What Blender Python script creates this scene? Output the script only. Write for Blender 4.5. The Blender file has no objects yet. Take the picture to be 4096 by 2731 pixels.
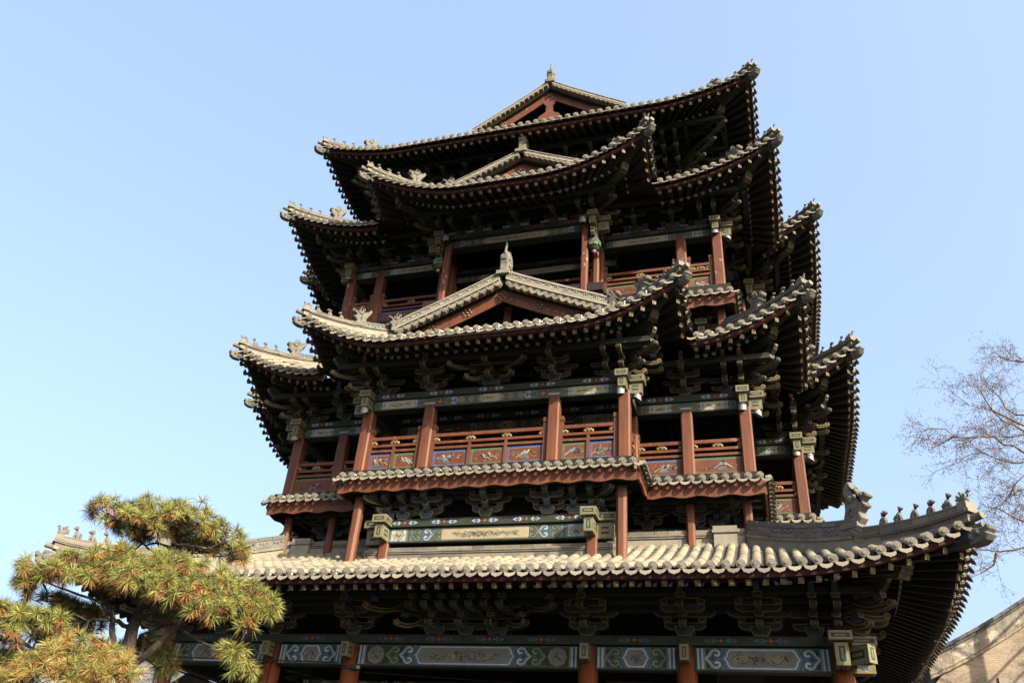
import bpy, math, random
from mathutils import Vector, Matrix
R=math.radians
rnd=random.Random(7)
sc=bpy.context.scene
COL=sc.collection

# ------------------------------------------------------------------ camera
cam_d=bpy.data.cameras.new('camera'); cam=bpy.data.objects.new('camera',cam_d); COL.objects.link(cam)
cam_d.sensor_width=36.0; cam_d.lens=28.6786; cam_d.clip_end=3000
_R=Vector((0.95743543,0.27946732,0.0722178)); _U=Vector((0.09304241,-0.53564303,0.83930308)); _F=Vector((-0.27324074,0.79685919,0.53884593))
CAM=Vector((5.39402,-21.06304,1.6))
cam.matrix_world=Matrix(((_R.x,_U.x,-_F.x,CAM.x),(_R.y,_U.y,-_F.y,CAM.y),(_R.z,_U.z,-_F.z,CAM.z),(0,0,0,1)))
sc.camera=cam

# ------------------------------------------------------------------ sky, sun, exposure
AZ=R(56.5); EL=R(30.5)                 # sun stands to the right of the tower's front
w=bpy.data.worlds.new('World'); sc.world=w; w.use_nodes=True
nt=w.node_tree; bg=nt.nodes['Background']
sky=nt.nodes.new('ShaderNodeTexSky'); sky.sky_type='NISHITA'; sky.sun_disc=False
sky.sun_elevation=EL; sky.sun_rotation=math.atan2(math.sin(AZ),-math.cos(AZ))
sky.altitude=200; sky.air_density=1.0; sky.dust_density=10.0; sky.ozone_density=2.2
veil=nt.nodes.new('ShaderNodeMixRGB'); veil.inputs[0].default_value=0.38; veil.inputs[2].default_value=(1.42,1.92,2.65,1)   # thin even winter haze
nt.links.new(sky.outputs[0],veil.inputs[1]); nt.links.new(veil.outputs[0],bg.inputs[0]); bg.inputs[1].default_value=0.15
sd=bpy.data.lights.new('sun','SUN'); sd.energy=5.0; sd.angle=R(0.5); sd.color=(1.0,0.87,0.66)
so=bpy.data.objects.new('sun',sd); COL.objects.link(so)
so.rotation_euler=Vector((math.sin(AZ)*math.cos(EL),-math.cos(AZ)*math.cos(EL),math.sin(EL))).to_track_quat('Z','Y').to_euler()
so.location=(20,-15,40)
sc.view_settings.view_transform='Standard'; sc.view_settings.look='None'
sc.view_settings.exposure=1.72; sc.view_settings.gamma=1.0
sc.cycles.max_bounces=6; sc.cycles.diffuse_bounces=3

# ------------------------------------------------------------------ materials
KA=0.37      # overall paint and clay reflectance
def mat(name,c1,c2=None,scale=6.0,rough=0.8,bump=0.0,stretch=(1,1,1),detail=6.0,c3=None,t3=0.62,s3=14.0,spec=0.3,bscale=None):
    c1=[x*KA for x in c1]; c2=[x*KA for x in c2] if c2 else None; c3=[x*KA for x in c3] if c3 else None
    m=bpy.data.materials.new(name); m.use_nodes=True
    n=m.node_tree.nodes; l=m.node_tree.links; b=n['Principled BSDF']
    b.inputs['Roughness'].default_value=rough
    b.inputs['Specular IOR Level'].default_value=spec
    if c2 is None:
        b.inputs['Base Color'].default_value=(*c1,1); return m
    tc=n.new('ShaderNodeTexCoord'); mp=n.new('ShaderNodeMapping'); mp.inputs['Scale'].default_value=stretch
    l.new(tc.outputs['Object'],mp.inputs[0])
    nz=n.new('ShaderNodeTexNoise'); nz.inputs['Scale'].default_value=scale; nz.inputs['Detail'].default_value=detail; nz.inputs['Roughness'].default_value=0.65
    l.new(mp.outputs[0],nz.inputs['Vector'])
    r=n.new('ShaderNodeValToRGB'); r.color_ramp.elements[0].position=0.36; r.color_ramp.elements[1].position=0.64
    r.color_ramp.elements[0].color=(*c2,1); r.color_ramp.elements[1].color=(*c1,1)
    l.new(nz.outputs['Fac'],r.inputs[0]); out=r.outputs[0]
    if c3 is not None:
        n3=n.new('ShaderNodeTexNoise'); n3.inputs['Scale'].default_value=s3; n3.inputs['Detail'].default_value=4; l.new(mp.outputs[0],n3.inputs['Vector'])
        r3=n.new('ShaderNodeValToRGB'); r3.color_ramp.elements[0].position=t3; r3.color_ramp.elements[1].position=t3+0.035
        l.new(n3.outputs['Fac'],r3.inputs[0])
        mx=n.new('ShaderNodeMixRGB'); mx.inputs[2].default_value=(*c3,1); l.new(r3.outputs[0],mx.inputs[0]); l.new(out,mx.inputs[1]); out=mx.outputs[0]
    l.new(out,b.inputs['Base Color'])
    if bump:
        nb=n.new('ShaderNodeTexNoise'); nb.inputs['Scale'].default_value=bscale or scale*5; nb.inputs['Detail'].default_value=5; l.new(mp.outputs[0],nb.inputs['Vector'])
        bp=n.new('ShaderNodeBump'); bp.inputs['Strength'].default_value=bump; bp.inputs['Distance'].default_value=0.02
        l.new(nb.outputs['Fac'],bp.inputs['Height']); l.new(bp.outputs[0],b.inputs['Normal'])
    return m
def face_mat(name,cols,scale,rough=0.85,bump=0.3,jit=0.5):
    """surface whose pieces (tiles, courses, needles) differ in colour: random value per mesh island"""
    cols=[[x*KA for x in c] for c in cols]
    m=bpy.data.materials.new(name); m.use_nodes=True
    n=m.node_tree.nodes; l=m.node_tree.links; b=n['Principled BSDF']; b.inputs['Roughness'].default_value=rough
    b.inputs['Specular IOR Level'].default_value=0.25
    g=n.new('ShaderNodeNewGeometry'); tc=n.new('ShaderNodeTexCoord')
    nz=n.new('ShaderNodeTexNoise'); nz.inputs['Scale'].default_value=scale; nz.inputs['Detail'].default_value=6; nz.inputs['Roughness'].default_value=0.7
    l.new(tc.outputs['Object'],nz.inputs['Vector'])
    ma=n.new('ShaderNodeMath'); ma.operation='MULTIPLY_ADD'; ma.inputs[1].default_value=jit
    mb_=n.new('ShaderNodeMath'); mb_.operation='MULTIPLY'; mb_.inputs[1].default_value=1.0-jit
    l.new(nz.outputs['Fac'],mb_.inputs[0]); l.new(g.outputs['Random Per Island'],ma.inputs[0]); l.new(mb_.outputs[0],ma.inputs[2])
    r=n.new('ShaderNodeValToRGB'); e=r.color_ramp.elements
    e[0].position=0.18; e[0].color=(*cols[0],1); e[1].position=0.8; e[1].color=(*cols[-1],1)
    for i,c in enumerate(cols[1:-1]):
        k=e.new(0.18+0.62*(i+1)/(len(cols)-1)); k.color=(*c,1)
    l.new(ma.outputs[0],r.inputs[0]); l.new(r.outputs[0],b.inputs['Base Color'])
    if bump:
        nb=n.new('ShaderNodeTexNoise'); nb.inputs['Scale'].default_value=45; nb.inputs['Detail'].default_value=5; l.new(tc.outputs['Object'],nb.inputs['Vector'])
        bp=n.new('ShaderNodeBump'); bp.inputs['Strength'].default_value=bump; bp.inputs['Distance'].default_value=0.015
        l.new(nb.outputs['Fac'],bp.inputs['Height']); l.new(bp.outputs[0],b.inputs['Normal'])
    return m
M={}
M['tile']=face_mat('tile_clay',[(.19,.175,.145),(.31,.275,.21),(.41,.36,.26),(.48,.42,.30)],3.0,jit=0.45)
M['pan']=mat('pan_tile_clay',(.20,.19,.165),(.13,.125,.115),5,.9,.3)
M['tile_end']=mat('tile_end',(.34,.31,.245),(.20,.19,.165),9,.85,.5)
M['drip']=face_mat('drip_tile',[(.20,.19,.16),(.29,.265,.21),(.37,.335,.26)],9.0,jit=.6)
M['ridge']=mat('ridge_clay',(.34,.31,.25),(.19,.18,.16),2.2,.85,.4,c3=(.10,.095,.085),t3=.63,s3=5)
M['verge']=face_mat('verge_tile',[(.27,.265,.24),(.38,.36,.30),(.47,.43,.34)],6.0,jit=.5)
M['vergem']=mat('verge_mortar',(.58,.52,.40),(.44,.40,.31),7,.9,.3)
M['ridge_tile']=face_mat('ridge_tile',[(.15,.15,.15),(.22,.215,.20),(.29,.275,.235)],6.0,jit=.5)
M['brick']=face_mat('ridge_brick',[(.15,.14,.125),(.27,.245,.20),(.36,.32,.245)],5.0,jit=.6)
M['mortar']=mat('mortar',(.44,.40,.32),(.34,.31,.25),7,.9,.3)
M['beast_d']=mat('beast_clay_dark',(.25,.235,.20),(.13,.125,.11),7,.85,.5)
M['beast']=mat('beast_clay',(.31,.285,.235),(.17,.16,.145),7,.85,.5)
M['red']=mat('red_paint',(.235,.076,.028),(.145,.043,.019),5,.62,.25,stretch=(1,1,.16),c3=(.34,.155,.09),t3=.665,s3=9)
M['redworn']=mat('red_paint_worn',(.22,.064,.030),(.15,.042,.023),5,.7,.3,stretch=(1,1,.5),c3=(.55,.45,.38),t3=.635,s3=8)
M['redchip']=mat('red_paint_chipped',(.22,.064,.030),(.15,.042,.023),5,.7,.3,stretch=(1,1,.35),c3=(.60,.52,.46),t3=.685,s3=7)
M['redcol']=mat('red_column',(.33,.092,.030),(.18,.043,.016),3,.38,.12,stretch=(1,1,.15),spec=.45)
M['reddark']=mat('shaded_red_board',(.115,.026,.017),(.05,.014,.011),8,.75,.1,c3=(.20,.09,.06),t3=.68,s3=16)  # red paint darkened to hold the shade below the eave tiles
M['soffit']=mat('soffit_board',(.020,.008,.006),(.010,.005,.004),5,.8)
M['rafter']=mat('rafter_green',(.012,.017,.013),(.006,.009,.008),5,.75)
M['gold']=mat('gold_line',(.36,.265,.105),(.23,.165,.065),14,.6)
M['gold2']=mat('gold_carving',(.42,.28,.11),(.28,.18,.065),10,.5)
M['green']=mat('dark_green_paint',(.040,.060,.038),(.022,.034,.024),6,.7)
M['mgreen']=mat('mid_green_paint',(.105,.135,.075),(.070,.095,.055),6,.65)
M['lgreen']=mat('pale_green_paint',(.25,.31,.22),(.18,.235,.165),7,.65)
M['pblue']=mat('slate_blue_paint',(.055,.085,.125),(.035,.055,.085),6,.7)
M['wblue']=mat('pale_blue_paint',(.62,.72,.80),(.46,.55,.62),7,.65)
M['mblue']=mat('mid_blue_paint',(.11,.19,.31),(.075,.13,.22),7,.65)
M['mblue2']=mat('faded_blue_ground',(.10,.145,.185),(.065,.10,.125),9,.7)
M['wash']=mat('ink_wash',(.36,.33,.24),(.24,.22,.165),9,.8)
M['black']=mat('black_line',(.012,.012,.011))
M['pred']=mat('vermilion_dot',(.42,.085,.04))
M['orange']=mat('orange_dot',(.50,.21,.06))
M['ochre']=mat('ochre_paint',(.34,.235,.10),(.25,.17,.08),7,.7)
M['cream']=mat('cream_panel',(.58,.50,.32),(.45,.39,.25),4,.75)
M['greyp']=mat('grey_panel',(.25,.265,.255),(.18,.19,.19),3,.75)
M['ink']=mat('ink',(.035,.037,.033))
M['inkg']=mat('grey_ink',(.13,.13,.11))
M['cobalt']=mat('cobalt_border',(.055,.12,.40),(.045,.095,.32),8,.6)
M['emerald']=mat('emerald_border',(.07,.20,.085),(.055,.155,.07),8,.6)
M['panelred']=mat('panel_red',(.20,.058,.030),(.15,.040,.022),6,.6,stretch=(1,1,.3))
M['white']=mat('bird_white',(.52,.48,.40))
M['yellow']=mat('flower_yellow',(.50,.27,.04))
M['skyblue']=mat('bird_blue',(.20,.30,.40))
M['pink']=mat('blossom_pink',(.62,.38,.33))
M['leaf']=mat('painted_leaf',(.10,.17,.07))
M['rock']=mat('painted_rock',(.17,.14,.15),(.09,.075,.08),12,.7)
M['dark']=mat('interior_shade',(.008,.006,.005),(.005,.004,.0035),2,.95)  # near-black colour stands in for the deep shade inside the tower and gables
M['nail']=mat('bronze_nail',(.30,.24,.155),(.18,.14,.10),12,.5)
M['endb']=mat('rafter_end_blue',(.20,.29,.40)); M['endw']=mat('rafter_end_pale',(.40,.45,.40)); M['endg']=mat('rafter_end_green',(.16,.24,.16))
M['lamp']=mat('lamp_grey',(.42,.44,.46),(.34,.35,.37),8,.4)
M['metal']=mat('bulb_metal',(.50,.52,.54),None,rough=.25)
M['glassy']=mat('bulb_glass',(.62,.64,.66),None,rough=.12,spec=.8)
M['steel']=mat('dark_rod',(.045,.035,.03),(.025,.02,.02),8,.5)
M['bluerod']=mat('blue_grey_rod',(.02,.025,.04),None,rough=.5)

# ------------------------------------------------------------------ mesh builder
class MB:
    def __init__(s): s.v=[]; s.f=[]; s.m=[]; s.sm=[]; s.mats=[]; s.T=None
    def mi(s,k):
        if k not in s.mats: s.mats.append(k)
        return s.mats.index(k)
    def add(s,pts,faces,k,smooth=False):
        b=len(s.v); T=s.T
        if T is None: s.v.extend((p[0],p[1],p[2]) for p in pts)
        else:
            for p in pts:
                q=T@Vector(p); s.v.append((q.x,q.y,q.z))
        i=s.mi(k)
        for f in faces:
            s.f.append([b+j for j in f]); s.m.append(i); s.sm.append(smooth)
    def poly(s,pts,k): s.add(pts,[range(len(pts))],k)
    def box(s,x0,x1,y0,y1,z0,z1,k,bev=0):
        P=[(x0,y0,z0),(x1,y0,z0),(x1,y1,z0),(x0,y1,z0),(x0,y0,z1),(x1,y0,z1),(x1,y1,z1),(x0,y1,z1)]
        s.add(P,[(0,3,2,1),(4,5,6,7),(0,1,5,4),(1,2,6,5),(2,3,7,6),(3,0,4,7)],k)
    def beam(s,a,b,w,h,k,up=(0,0,1),kend=None):
        """rectangular bar from a to b; a,b are centre-top points"""
        a=Vector(a); b=Vector(b); d=(b-a).normalized(); sd=d.cross(Vector(up)).normalized(); u=sd.cross(d)
        P=[]
        for p in (a,b):
            for sx,uz in ((-1,0),(1,0),(1,-1),(-1,-1)): P.append(p+sd*(sx*w/2)+u*(uz*h))
        s.add(P,[(0,1,5,4),(1,2,6,5),(2,3,7,6),(3,0,4,7)],k)
        s.add(P,[(3,2,1,0),(4,5,6,7)],kend or k)
    def tube(s,path,rad,k,n=8,cap=True,smooth=True):
        pts=[Vector(p) for p in path]; P=[]; up0=Vector((0,0,1))
        if not hasattr(rad,'__len__'): rad=[rad]*len(pts)
        for i,p in enumerate(pts):
            d=(pts[min(i+1,len(pts)-1)]-pts[max(i-1,0)]).normalized()
            a=up0 if abs(d.z)<.95 else Vector((1,0,0))
            x=d.cross(a).normalized(); y=x.cross(d)
            for j in range(n):
                t=2*math.pi*j/n; P.append(p+x*(math.cos(t)*rad[i])+y*(math.sin(t)*rad[i]))
        F=[(i*n+j,i*n+(j+1)%n,(i+1)*n+(j+1)%n,(i+1)*n+j) for i in range(len(pts)-1) for j in range(n)]
        s.add(P,F,k,smooth)
        if cap: s.add([P[j] for j in range(n)],[range(n)],k); s.add([P[-n+j] for j in range(n)],[range(n)],k)
    def lathe(s,prof,k,c=(0,0,0),n=12,smooth=True):
        P=[(c[0]+r*math.cos(2*math.pi*j/n),c[1]+r*math.sin(2*math.pi*j/n),c[2]+z) for r,z in prof for j in range(n)]
        F=[(i*n+j,i*n+(j+1)%n,(i+1)*n+(j+1)%n,(i+1)*n+j) for i in range(len(prof)-1) for j in range(n)]
        s.add(P,F,k,smooth)
    def ball(s,c,r,k,n=8,m=5,sq=(1,1,1)):
        P=[];F=[]
        for i in range(m+1):
            a=math.pi*i/m
            for j in range(n):
                b=2*math.pi*j/n; P.append((c[0]+r*sq[0]*math.sin(a)*math.cos(b),c[1]+r*sq[1]*math.sin(a)*math.sin(b),c[2]+r*sq[2]*math.cos(a)))
        for i in range(m):
            for j in range(n): F.append((i*n+j,(i+1)*n+j,(i+1)*n+(j+1)%n,i*n+(j+1)%n))
        s.add(P,F,k,True)
    def prism(s,prof,t0,t1,k,plane='oz',kf=None,inset=0,proud=.003):
        """extrude a 2-D profile. plane 'oz': profile (o,z) -> y=-o, along x; 'uz': profile (u,z), along y"""
        if plane=='oz': f=lambda a,b,t:(t,-a,b)
        elif plane=='uz': f=lambda a,b,t:(a,t,b)
        elif plane=='yz': f=lambda a,b,t:(t,a,b)
        else: f=lambda a,b,t:(a,b,t)
        n=len(prof); P=[f(a,b,t0) for a,b in prof]+[f(a,b,t1) for a,b in prof]
        s.add(P,[(i,(i+1)%n,n+(i+1)%n,n+i) for i in range(n)],kf if inset else k)
        s.add(P,[list(range(n))[::-1],range(n,2*n)],k)
        if inset:
            q=inset_poly(prof,inset); e=proud if t1>t0 else -proud
            s.poly([f(a,b,t0-e) for a,b in q][::-1],kf); s.poly([f(a,b,t1+e) for a,b in q],kf)
    def disc(s,c,r,k,ax='y',n=10,sx=1.0):
        if ax=='y': s.poly([(c[0]+r*sx*math.cos(2*math.pi*j/n),c[1],c[2]+r*math.sin(2*math.pi*j/n)) for j in range(n)],k)
    def mesh(s,name):
        me=bpy.data.meshes.new(name); me.from_pydata(s.v,[],s.f)
        for k in s.mats: me.materials.append(M[k] if isinstance(k,str) else k)
        me.polygons.foreach_set('material_index',s.m); me.polygons.foreach_set('use_smooth',s.sm)
        me.update(); return me
    def build(s,name,parent=None,mw=None): return link(name,s.mesh(name),parent,mw)
def link(name,me,parent=None,mw=None):
    o=bpy.data.objects.new(name,me); COL.objects.link(o)
    if parent is not None: o.parent=parent
    if mw is not None: o.matrix_local=mw
    return o
def empty(name,loc=(0,0,0)):
    o=bpy.data.objects.new(name,None); COL.objects.link(o); o.location=loc; o.empty_display_size=.3; return o
def tag(o,label=None,cat=None,group=None,kind=None):
    if label: o['label']=label
    if cat: o['category']=cat
    if group: o['group']=group
    if kind: o['kind']=kind
    return o
def inset_poly(p,d):
    n=len(p); ar=sum(p[i][0]*p[(i+1)%n][1]-p[(i+1)%n][0]*p[i][1] for i in range(n)); sg=1 if ar>0 else -1; q=[]
    for i in range(n):
        a,b,c=p[i-1],p[i],p[(i+1)%n]
        e1=(b[0]-a[0],b[1]-a[1]); e2=(c[0]-b[0],c[1]-b[1]); l1=math.hypot(*e1) or 1; l2=math.hypot(*e2) or 1
        n1=(-e1[1]/l1*sg,e1[0]/l1*sg); n2=(-e2[1]/l2*sg,e2[0]/l2*sg)
        k=1+n1[0]*n2[0]+n1[1]*n2[1]; k=max(k,.5)
        q.append((b[0]+d*(n1[0]+n2[0])/k,b[1]+d*(n1[1]+n2[1])/k))
    return q
def rotz(k): return Matrix.Rotation(k*math.pi/2,4,'Z')
def lerp(a,b,t): return a+(b-a)*t
def pl(tab,x):
    """piecewise linear lookup"""
    if x<=tab[0][0]: return tab[0][1]
    for (a,b),(c,d) in zip(tab,tab[1:]):
        if x<=c: return b+(d-b)*(x-a)/(c-a)
    return tab[-1][1]

# ================================================================== ground
g=MB(); g.poly([(-900,-900,0),(900,-900,0),(900,900,0),(-900,900,0)],mat('paving',(.16,.14,.12),(.10,.09,.08),1.2,.9,.2))
tag(g.build('ground'),kind='structure')

# ================================================================== the tower
TOWER=empty('pagoda_tower')
tag(TOWER,'four-tiered timber pagoda tower with red balconies and upturned grey tiled eaves','tower')

class Run:
    def __init__(s,k,F,uL,uR,eL,eR,P):
        s.k=k; s.F=F; s.uL=uL; s.uR=uR; s.eL=eL; s.eR=eR; s.P=P
    def d(s,u):
        d=99
        if s.eL=='hip': d=min(d,u-s.uL)
        if s.eR=='hip': d=min(d,s.uR-u)
        return d
    def rise(s,u):
        P=s.P; d=max(s.d(u),0); return P['R']*max(0,(P['D']-d)/P['D'])**P['n']
    def zE(s,u): return s.P['z0']+s.rise(u)
    def z(s,u,v): return s.zE(u)+s.P['a']*v+s.P['b']*v*v
    def pt(s,u,v,dz=0): return (u,-s.F+v,s.z(u,v)+dz)

def roof_tiles(mb,run,V,sp,seg,fine):
    mb.T=rotz(run.k); P=run.P
    n=max(1,round((run.uR-run.uL-.10)/sp)); s=(run.uR-run.uL-.10)/n
    us=[run.uL+.05+s*(i+.5) for i in range(n)]
    r=.078
    def vm(u):
        v=V
        if run.eL=='hip': v=min(v,u-run.uL-.10)
        if run.eR=='hip': v=min(v,run.uR-u-.10)
        if run.eL=='valley': v=min(v,V)
        return max(v,.06)
    for u in us:
        vmax=vm(u); v=-.03+rnd.uniform(-.012,.012)
        u0=u; ju=rnd.uniform(-.008,.008); u+=ju
        first=True
        while v<vmax-.02:
            v2=min(v+seg,vmax); pts=[]
            for vv,rr,dz in ((v,r,.016),(v2,r*.88,-.006)):
                zz=run.z(u,vv)+dz+rnd.uniform(-.003,.003)
                for j in range(7):
                    t=math.pi*j/6; pts.append((u+rr*math.cos(t),-run.F+vv,zz+rr*math.sin(t)))
            mb.add(pts,[(j,j+1,8+j,7+j) for j in range(6)]+([] if first else [tuple(range(6,-1,-1))]),'tile',True)
            v=v2; first=False
    # pan tiles
    for i in range(n+1):
        u=run.uL+.05+s*i; hw=s/2-.03
        if i in (0,n):
            if (run.eL if i==0 else run.eR)=='hip': continue
        vmax=vm(u)
        step=.075 if fine else .45; v=0.0; pts=[]
        prof=[]
        while v<vmax-.01:
            v2=min(v+step,vmax); prof+= [(v,.012 if fine else .004),(v2,-.006)]; v=v2
        for vv,dz in prof:
            z=run.z(u,vv)+dz
            pts+=[(u-hw,-run.F+vv,z+.022),(u,-run.F+vv,z-.022),(u+hw,-run.F+vv,z+.022)]
        m=len(prof)
        mb.add(pts,[f for j in range(m-1) for f in ((3*j,3*j+1,3*j+4,3*j+3),(3*j+1,3*j+2,3*j+5,3*j+4))],'pan')
    # round end discs and hanging drip tiles
    for u in us:
        ju=rnd.uniform(-.006,.006); dz=rnd.uniform(-.006,.006); zc=run.zE(u)+.018+dz; y=-run.F-.045
        for rr,yy in ((.074,0),):
            C=[(u+ju+rr*math.cos(2*math.pi*j/12),zc+rr*math.sin(2*math.pi*j/12)) for j in range(12)]
            mb.prism(C,y,y+.07,'tile_end','uz')
        C=[(u+ju+.056*math.cos(2*math.pi*j/10),zc+.060*math.sin(2*math.pi*j/10)) for j in range(10)]
        C2=[(u+ju+.030*math.cos(2*math.pi*j/8),zc+.030*math.sin(2*math.pi*j/8)) for j in range(8)]
        mb.prism(C,y-.008,y,'tile_end','uz'); mb.prism(C2,y-.022,y-.008,'tile_end','uz')
    drip=[(-.088,.050),(-.05,.024),(0,.014),(.05,.024),(.088,.050),(.095,.012),(.083,-.022),(.055,-.044),(.018,-.056),(0,-.072),(-.018,-.056),(-.055,-.044),(-.083,-.022),(-.095,.012)]
    for i in range(n+1):
        u=run.uL+.05+s*i
        if i in (0,n) and (run.eL if i==0 else run.eR)!='hip' : pass
        z=run.zE(u)-.075+rnd.uniform(-.006,.006); y=-run.F-.012; tl=rnd.uniform(-.02,.02)
        A=[(u+a,y-.02-(.055-b)*.62,z+b+a*tl) for a,b in drip]; B=[(p[0],p[1]+.022,p[2]+.006) for p in A]; m=len(drip)
        mb.add(A+B,[(j,(j+1)%m,m+(j+1)%m,m+j) for j in range(m)]+[list(range(m))[::-1],range(m,2*m)],'drip')
    return s

def eave_wood(mb,run,O,zin,sp,kind=0,tl=.42):
    """boards and two tiers of rafters under one eave; O = depth to the purlin, zin = height there"""
    mb.T=rotz(run.k); P=run.P
    uL,uR=run.uL,run.uR; Dz=1.55*O
    def inner(u):
        ui=u; zi=zin
        if run.eL=='hip' and u-uL<Dz: ui=uL+O+(u-uL)/Dz*(Dz-O)
        if run.eR=='hip' and uR-u<Dz: ui=uR-O-(uR-u)/Dz*(Dz-O)
        return Vector((ui,-run.F+O,zi+.22*run.rise(u)))
    def outer(u): return Vector((u,-run.F+.13,run.zE(u)-.165))
    # fascia below the tiles
    m=max(2,int((uR-uL)/.16)); U=[uL+(uR-uL)*i/m for i in range(m+1)]
    pts=[]
    for u in U:
        z=run.zE(u); y=-run.F
        dc=0
        pts+=[(u,y+.085,z-.055),(u,y+.085,z-.150),(u,y+.16,z-.155),(u,y+.16,z-.055)]
    mb.add(pts,[f for i in range(m) for f in ((4*i,4*i+4,4*i+5,4*i+1),(4*i+1,4*i+5,4*i+6,4*i+2),(4*i+3,4*i+7,4*i+4,4*i))],'reddark')
    n=max(2,round((uR-uL)/sp))
    off=.5 if kind==0 else .5
    Us=[uL+(uR-uL)*(i+off)/n for i in range(n)]
    lst=[]
    e0=[uL+.02]+Us+[uR-.02]
    for i,u in enumerate(e0):
        a=outer(u); b=inner(u); lst.append((u,a,b))
    for (u1,a1,b1),(u2,a2,b2) in zip(lst,lst[1:]):
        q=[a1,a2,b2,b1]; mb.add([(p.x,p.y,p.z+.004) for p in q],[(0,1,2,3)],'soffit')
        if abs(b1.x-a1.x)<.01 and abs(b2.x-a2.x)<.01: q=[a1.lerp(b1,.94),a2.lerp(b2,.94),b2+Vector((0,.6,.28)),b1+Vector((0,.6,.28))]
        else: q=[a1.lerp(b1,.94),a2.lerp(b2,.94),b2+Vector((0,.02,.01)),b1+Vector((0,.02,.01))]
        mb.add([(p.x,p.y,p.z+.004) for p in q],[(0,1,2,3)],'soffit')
        # thin red batten at the step between the two rafter tiers
        c1,c2=a1.lerp(b1,tl-.02),a2.lerp(b2,tl-.02)
        mb.add([c1+Vector((0,0,-.07)),c2+Vector((0,0,-.07)),c2+Vector((0,0,-.105)),c1+Vector((0,0,-.105)),c1+Vector((0,.05,-.105)),c2+Vector((0,.05,-.105))],[(0,1,2,3),(3,2,5,4)],'reddark')
    for i,(u,a,b) in enumerate(lst[1:-1]):
        wv=.088
        mb.beam(a,a.lerp(b,tl+.03),wv,.095,'rafter')
        d=(b-a).normalized(); sd=d.cross(Vector((0,0,1))).normalized(); up=sd.cross(d)
        c=a-d*.004-up*.0475
        def sq(h,vv,e,k,cx=0,cz=0):
            cc=c-d*e+sd*cx+up*cz; mb.poly([cc+sd*(-h)+up*vv,cc+sd*h+up*vv,cc+sd*h-up*vv,cc-sd*h-up*vv],k)
        sq(.041,.044,.000,'gold'); sq(.033,.036,.002,'green'); 
        sq(.028,.007,.004,'gold'); sq(.007,.031,.005,'gold')
        sq(.007,.014,.004,'gold',-.025,.014); sq(.007,.014,.004,'gold',.025,-.014)
        # round rafter below
        a2=a.lerp(b,tl-.015)+Vector((0,0,-.14)); b2=b+(b-a).normalized()*.25+Vector((0,0,-.10))
        mb.tube([a2,b2],.050,'rafter',7,cap=False)
        dd=(b2-a2).normalized(); s2=dd.cross(Vector((0,0,1))).normalized(); u2=s2.cross(dd)
        def cir(r,e,k,dz=0):
            cc=a2-dd*e+u2*dz; mb.poly([cc+s2*(r*math.cos(t*math.pi/5))+u2*(r*math.sin(t*math.pi/5)) for t in range(10)],k)
        cir(.051,.001,'endb' if i%2 else 'endg'); cir(.034,.003,'endw',.010); cir(.012,.005,'black',.018)
    return inner

def hip_pt(run,end,d,dz=0):
    """point on the hip line, d in from the corner (tower coordinates)"""
    u=run.uL+d if end=='L' else run.uR-d
    v=Vector((u,-run.F+d,run.z(u,d)+dz if d>=0 else run.zE(u)+.35*abs(d)*0+dz)); return rotz(run.k)@v

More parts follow.
